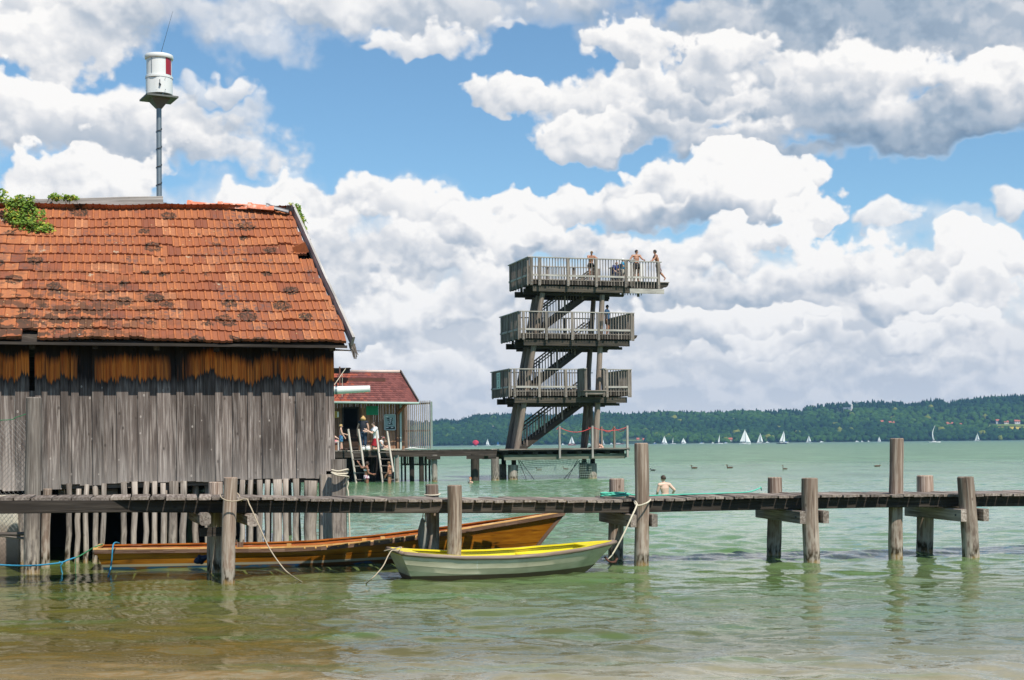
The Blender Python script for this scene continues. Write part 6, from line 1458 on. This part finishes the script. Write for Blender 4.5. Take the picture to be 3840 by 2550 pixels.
q=wat(2494,1853); P_("pale dark haired man standing waist deep in the lake seen from behind",q+Vector((0,0,-1.03)),1.76,PI+.35,dict(che=(.01,0,.71),nec=(.02,0,.81),hea=(.04,.0,.905),shL=(-.10,0,.775),elL=(-.19,.05,.67),wrL=(-.17,-.03,.56),shR=(.125,0,.775),elR=(.16,-.02,.64),wrR=(.14,-.10,.54)),(.68,.46,.36),BRN,[('shorts',cloth('black',(.015,.015,.018)),.5)],fat=1.08,look=(.75,-1,0))
# things on the bathing deck
c=xz(1256,D1+.15,zD); ch=empty("chair",c,"white slatted chair half hidden by the boathouse corner","chair",rz=PI/2); mb=MB()
for k in range(5): mb.bar((-.25,.22+.02*k,.50+.09*k),(.25,.22+.02*k,.50+.09*k),.03,.055)
mb.build("backrest",WHITE,ch,world=False); mb=MB()
for k in range(5): mb.bar((-.25,-.2+.09*k,.42),(.25,-.2+.09*k,.42),.07,.03)
mb.build("seat",WHITE,ch,world=False)
for (x,y) in ((-.23,-.2),(.23,-.2),(-.23,.2),(.23,.2)): mb=MB(); mb.bar((x,y,0),(x,y,.42),.04,.04,up=(1,0,0)); mb.build("leg",WHITE,ch,world=False)
def bag(px,w,h,label):
    c=xz(px,D1-.15,zD); mb=MB(); mb.tube([(0,0,0),(0,0,h*.15),(0,0,h*.6),(0,0,h*.9),(0,0,h)],[w*.42,w*.5,w*.5,w*.38,w*.15],12,jit=.06,ry=[w*.25,w*.32,w*.3,w*.2,w*.06]); mb.tube([(-.1,0,h*.9),(-.06,0,h*1.25),(.06,0,h*1.25),(.1,0,h*.9)],.012,5); o=mb.build("bag",WHITE,None,world=False,smooth=True); o.location=c; tag(o,label,"bag")
bag(1363,.15,.17,"small round white bag between the standing woman's feet"); bag(1380,.26,.19,"wider white bag lying between the woman and the kneeling man")
c=xz(1465,D1-.1,zD+.02); mb=MB(); mb.box((0,0,0),.95,.35,.05,bev=.012); mb.bar((-.4,0,.02),(-.1,0,.07),.3,.03); o=mb.build("towel",cloth('towel',(.60,.54,.44)),None,world=False); o.location=c; tag(o,"cream towel spread along the deck edge right of the child","towel")
c=xz(1545,71.5,zD+.03); mb=MB(); mb.tube([(-.42,0,0),(-.2,0,.03),(.1,0,.05),(.3,0,.02),(.75,0,-.005)],[.15,.2,.2,.15,.1],8,ry=[.01,.03,.035,.02,.01],side=(0,1,0)); mb.tube([(-.1,0,.03),(-.1,0,.11)],[.04,.02],8);o=mb.build("towel",WHITE,None,world=False,smooth=True); o.location=c; tag(o,"crumpled white cloth heap on the walkway before the slatted screen","towel")
c=xz(1290,D1-.3,zD+.02); mb=MB()
for x in (-.08,.09): mb.tube([(x-.11,0,.01),(x-.04,0,.03),(x+.06,0,.035),(x+.11,0,.01)],[.03,.04,.045,.03],8,ry=[.02,.03,.035,.015],side=(0,1,0))
o=mb.build("shoes",cloth('brownshoe',(.08,.04,.03)),None,world=False,smooth=True); o.location=c; tag(o,"pair of dark shoes left beside the boy","shoes")
# ================================================================ sailing boats
SAIL=plain('white_sailcloth',(.80,.82,.84),.8,.05,scale=.5); HUL=plain('white_boat_hull',(.70,.71,.72),.3,.05,scale=.5)
cols={'red':plain('red_sailcloth',(.62,.03,.07),.7,.1),'blue':plain('blue_sailcloth',(.02,.13,.42),.7,.1),'redhull':plain('red_boat_hull',(.5,.05,.05),.4,.1),'darkhull':plain('dark_boat_hull',(.04,.05,.10),.4,.2),'bluec':plain('blue_boat_cover',(.02,.12,.35),.7,.2),'brown':plain('brown_boat_hull',(.22,.07,.05),.5,.2)}
def sailboat(px,py,hpx,label,H=11.,lean=0.,jib=True,narrow=1.,sail=None,hull=None,face=1,curve=0.,yaw=.25):
    D=H*F/hpx; D=min(D,2850); H=hpx*D/F; q=xz(px,D,0); o=empty("sailing_boat",q,label,"sailing boat","sailing boats out on the lake",rz=yaw if face>0 else PI-yaw)
    L=H*.78; mb=MB(); secs=[]
    for t in np.linspace(0,1,9):
        w=H*.105*math.sin(PI*min(1,.25+t*.75))**.7*(1 if t<.99 else .05); zt=.55+.35*t*t; x=-L/2+L*t; secs.append([(x,-w,zt),(x,-w*.75,-.1),(x,w*.75,-.1),(x,w,zt),(x,0,zt+.12)])
    vs=[];fs=[]
    for s_ in secs: vs+=s_
    for k in range(8):
        for i in range(5): j=(i+1)%5; fs.append((k*5+i,k*5+j,(k+1)*5+j,(k+1)*5+i))
    fs+= [tuple(range(5)),tuple(range(40,45))]; mb.add(vs,fs); mb.build("hull",hull or HUL,o,world=False)
    mb=MB(); mb.box((-.05*L,0,.95),L*.3,H*.1,.45,bev=.1); mb.build("cabin",HUL,o,world=False)
    lx=math.tan(lean)
    top=Vector((lx*H+.05*L,0,H)); mx=.05*L
    mb=MB(); mb.tube([(mx,0,.5),top],[.07*H/11,.04*H/11],6); mb.tube([(mx,0,1.5),(mx-L*.42*narrow,.3,1.6)],.05,6); mb.build("mast",DSTEEL,o,world=False)
    def sailm(a,b,c,bel,name):
        a,b,c=map(Vector,(a,b,c)); vs=[];fs=[];n=8
        for i in range(n+1):
            for j in range(n+1):
                t=i/n; s=j/n; l=a.lerp(c,t); r=b.lerp(c,t); p=l.lerp(r,s); w=math.sin(PI*s)*(1-t)*bel; p=p+Vector((-curve*math.sin(PI*t)*H*.1 -.03*H*math.sin(PI*t)*s*(1 if name=='mainsail' else 0)*0,w,0)); vs.append(p)
        for i in range(n):
            for j in range(n): k=i*(n+1)+j; fs.append((k,k+1,k+n+2,k+n+1))
        mb=MB(); mb.add(vs,fs); so=mb.build(name,sail or SAIL,o,world=False,smooth=True); md=so.modifiers.new('s','SOLIDIFY'); md.thickness=.04
    sailm((mx-.12,0,1.7),(mx-L*.42*narrow,.4,1.7),(top.x-.05,0,H*.985),.5,"mainsail")
    if jib: sailm((L*.47*narrow,0,1.0),(mx+.1,-.35,1.3),(top.x+.02,0,H*.86),-.5,"foresail")
    return o
SB=[(1828,1671,27,"white sailing boat left of the diving tower's legs",dict(narrow=.8)),
 (1867,1669,17,"small boat with a blue sail close behind the tower's left leg",dict(sail='blue',narrow=.7)),
 (2145,1670,37,"white sailing boat with red hull framed between the tower's legs",dict(hull='redhull',face=-1)),
 (2262,1667,20,"pale sail partly behind the back rope post of the tower deck",dict(narrow=.6)),
 (2491,1663,34,"white sailing boat just right of the tall mooring post by the coiled rope",dict()),
 (2524,1662,27,"grey sailed dinghy next to the white boat right of the tall post",dict(narrow=.5,jib=False)),
 (2563,1662,24,"low broad triangular white sail near the blue covered boat",dict(narrow=1.3)),
 (2698,1661,37,"slim upright white sail midway between the tall posts",dict(narrow=.6,jib=False)),
 (2793,1663,60,"largest white sailing boat with full main and foresail",dict(narrow=1.1,yaw=.1,H=13)),
 (2852,1662,43,"two sailed boat immediately right of the largest one",dict(narrow=.85,face=-1)),
 (2932,1662,52,"leaning sailing boat with dark hull and raked sail",dict(narrow=.7,lean=.16,hull='darkhull',face=1,H=12)),
 (3034,1659,30,"lone white sailing boat above the first right hand post pair",dict(narrow=.9,face=-1)),
 (3297,1657,21,"small white sail just left of the lone tall post",dict(narrow=.9)),
 (3504,1657,66,"sailing boat with thin curved sail seen edge on",dict(narrow=.28,jib=False,curve=1.2,lean=.02,H=13)),
 (3666,1655,33,"rightmost sailing boat with two white sails",dict(narrow=.8,face=-1))]
for (x,y,h,lab,kw) in SB:
    kw=dict(kw)
    if 'sail' in kw: kw['sail']=cols[kw['sail']]
    if 'hull' in kw: kw['hull']=cols[kw['hull']]
    kw.setdefault('H',11 if h>25 else 9); sailboat(x,y,h,lab,**kw)
# red spinnaker
D=1700; q=xz(1782,D,0); o=empty("spinnaker_boat",q,"sailing boat under a round red spinnaker right of the slatted screen","sailing boat","sailing boats out on the lake"); mb=MB(); vs=[];fs=[];n=8
for i in range(n+1):
    for j in range(n+1):
        t=i/n; s=j/n*2-1; w=4.6*math.sin(PI*(.12+.80*(1-t)))*.9; vs.append((s*w*.95+.5,-1.5*(1-s*s),.8+t*6.4))
for i in range(n):
    for j in range(n): k=i*(n+1)+j; fs.append((k,k+1,k+n+2,k+n+1))
mb.add(vs,fs); s_=mb.build("spinnaker",cols['red'],o,world=False,smooth=True); md=s_.modifiers.new('s','SOLIDIFY'); md.thickness=.04
mb=MB(); mb.box((0,1,.3),6,1.8,.8,bev=.2); mb.build("hull",HUL,o,world=False); mb=MB(); mb.tube([(0,1,.5),(0,1,7.4)],.06,6); mb.build("mast",DSTEEL,o,world=False)
# moored motor boats near the far shore
def mboat(px,w,label,mat=None,cover=None):
    D=2500.; q=xz(px,D,0); L=w*D/F; o=empty("motor_boat",q,label,"motor boat","small boats moored off the far shore",rz=random.uniform(-.2,.2)); mb=MB()
    mb.poly([(-L/2,0,-.2),(L/2*.8,0,-.2),(L/2,0,1.3),(-L/2,0,1.0)],L*.3,(0,1,0)); mb.build("hull",mat or HUL,o,world=False); mb=MB(); mb.poly([(-L*.3,0,1.0),(L*.15,0,1.1),(L*.05,0,2.4),(-L*.28,0,2.3)],L*.22,(0,1,0)); mb.build("cabin" if not cover else "cover",cover or HUL,o,world=False)
for (x,w,lab,k) in [(1994,9,"white motor boat seen through the lower stair railing",0),(2111,9,"tiny white motor boat left of the red hulled sail",0),(2210,9,"white boat behind the tower's right legs",0),(2293,10,"white boat between the two back rope posts",0),(2322,40,"long low brown boat by the rope post at the deck corner",3),(2456,12,"blue boat left of the white sail near the tall post",1),(2632,18,"blue covered boat right of the low broad sail",2),(2673,9,"tiny white hull beside the blue covered boat",0),(2722,12,"blue covered boat right of the slim upright sail",2),(2878,14,"white motor boat behind the two sailed boat",0),(2948,18,"blue covered boat right of the leaning sail",2),(3081,14,"white motor boat right of the lone white sail",0),(3214,13,"white motor boat midway to the lone tall post",0),(3233,8,"tiny white hull right of the midway motor boat",0),(3257,7,"smallest white hull left of the small sail",0)]:
    mboat(x,w,lab,mat=cols['brown'] if k==3 else (cols['bluec'] if k==1 else None),cover=cols['bluec'] if k==2 else None)
# ================================================================ water birds
DB=plain('duck_brown',(.075,.045,.03),.8,.4,scale=20); DBK=plain('coot_black',(.012,.012,.014),.6,.2); DWH=plain('bird_white',(.70,.68,.65),.8,.1)
def duck(px,py,label,face=1,mat=DB,sc=1.,cat="duck",up=1.):
    q=wat(px,py); o=empty("duck" if cat=="duck" else cat,q,label,cat,"water birds between the jetty and the far shore",rz=0 if face>0 else PI); L=.19*sc; mb=MB()
    mb.tube([(-L*1.05,0,L*.42),(-L*.8,0,L*.28),(-L*.3,0,L*.16),(L*.3,0,L*.14),(L*.75,0,L*.22),(L*.85,0,L*.45),(L*.82,0,L*.75*up),(L*.9,0,L*.95*up),(L*1.12,0,L*.95*up),(L*1.22,0,L*.90*up)],[L*.03,L*.2,L*.40,L*.42,L*.26,L*.15,L*.13,L*.19,L*.15,L*.04],10); mb.build("body",mat,o,world=False,smooth=True)
    mb=MB(); mb.poly([(L*1.18,-.03*sc,L*.92*up),(L*1.5,-.02*sc,L*.84*up),(L*1.5,.02*sc,L*.84*up),(L*1.18,.03*sc,L*.92*up)],.015*sc,(0,0,1)); mb.build("bill",YEL,o,world=False)
    mb=MB(); mb.ell((L*-.2,0,L*.34),L*.55,L*.36,L*.22,10,6); mb.build("wings",plain('wing%d'%len(bpy.data.materials),(.11,.075,.05),.8,.3,scale=30) if mat is DB else mat,o,world=False,smooth=True)
duck(2449,1765,"small black coot right of the tall post, farthest left of the open water birds",mat=DBK,sc=.9,up=.8,face=-1,cat="coot")
duck(2604,1757,"brown duck heading left above the bathing man",face=-1,sc=1.15)
duck(2737,1756,"slender brown duck with pale flank between two others",face=-1,sc=1.15,up=1.15)
duck(2944,1760,"duck with raised neck seen end on above the jetty",face=-1,sc=.85,up=1.7)
duck(3289,1750,"duck with head tucked in left of the lone tall post",face=1,sc=1.1,up=.55)
duck(2022,1763,"brown duck behind the left half of the tower's net",face=-1,sc=1.05); duck(2122,1761,"brown duck behind the right half of the tower's net",face=-1,sc=1.05)
duck(1746,1709,"white water bird beside the walkway's double pile",face=-1,mat=DWH,sc=1.6,cat="gull")
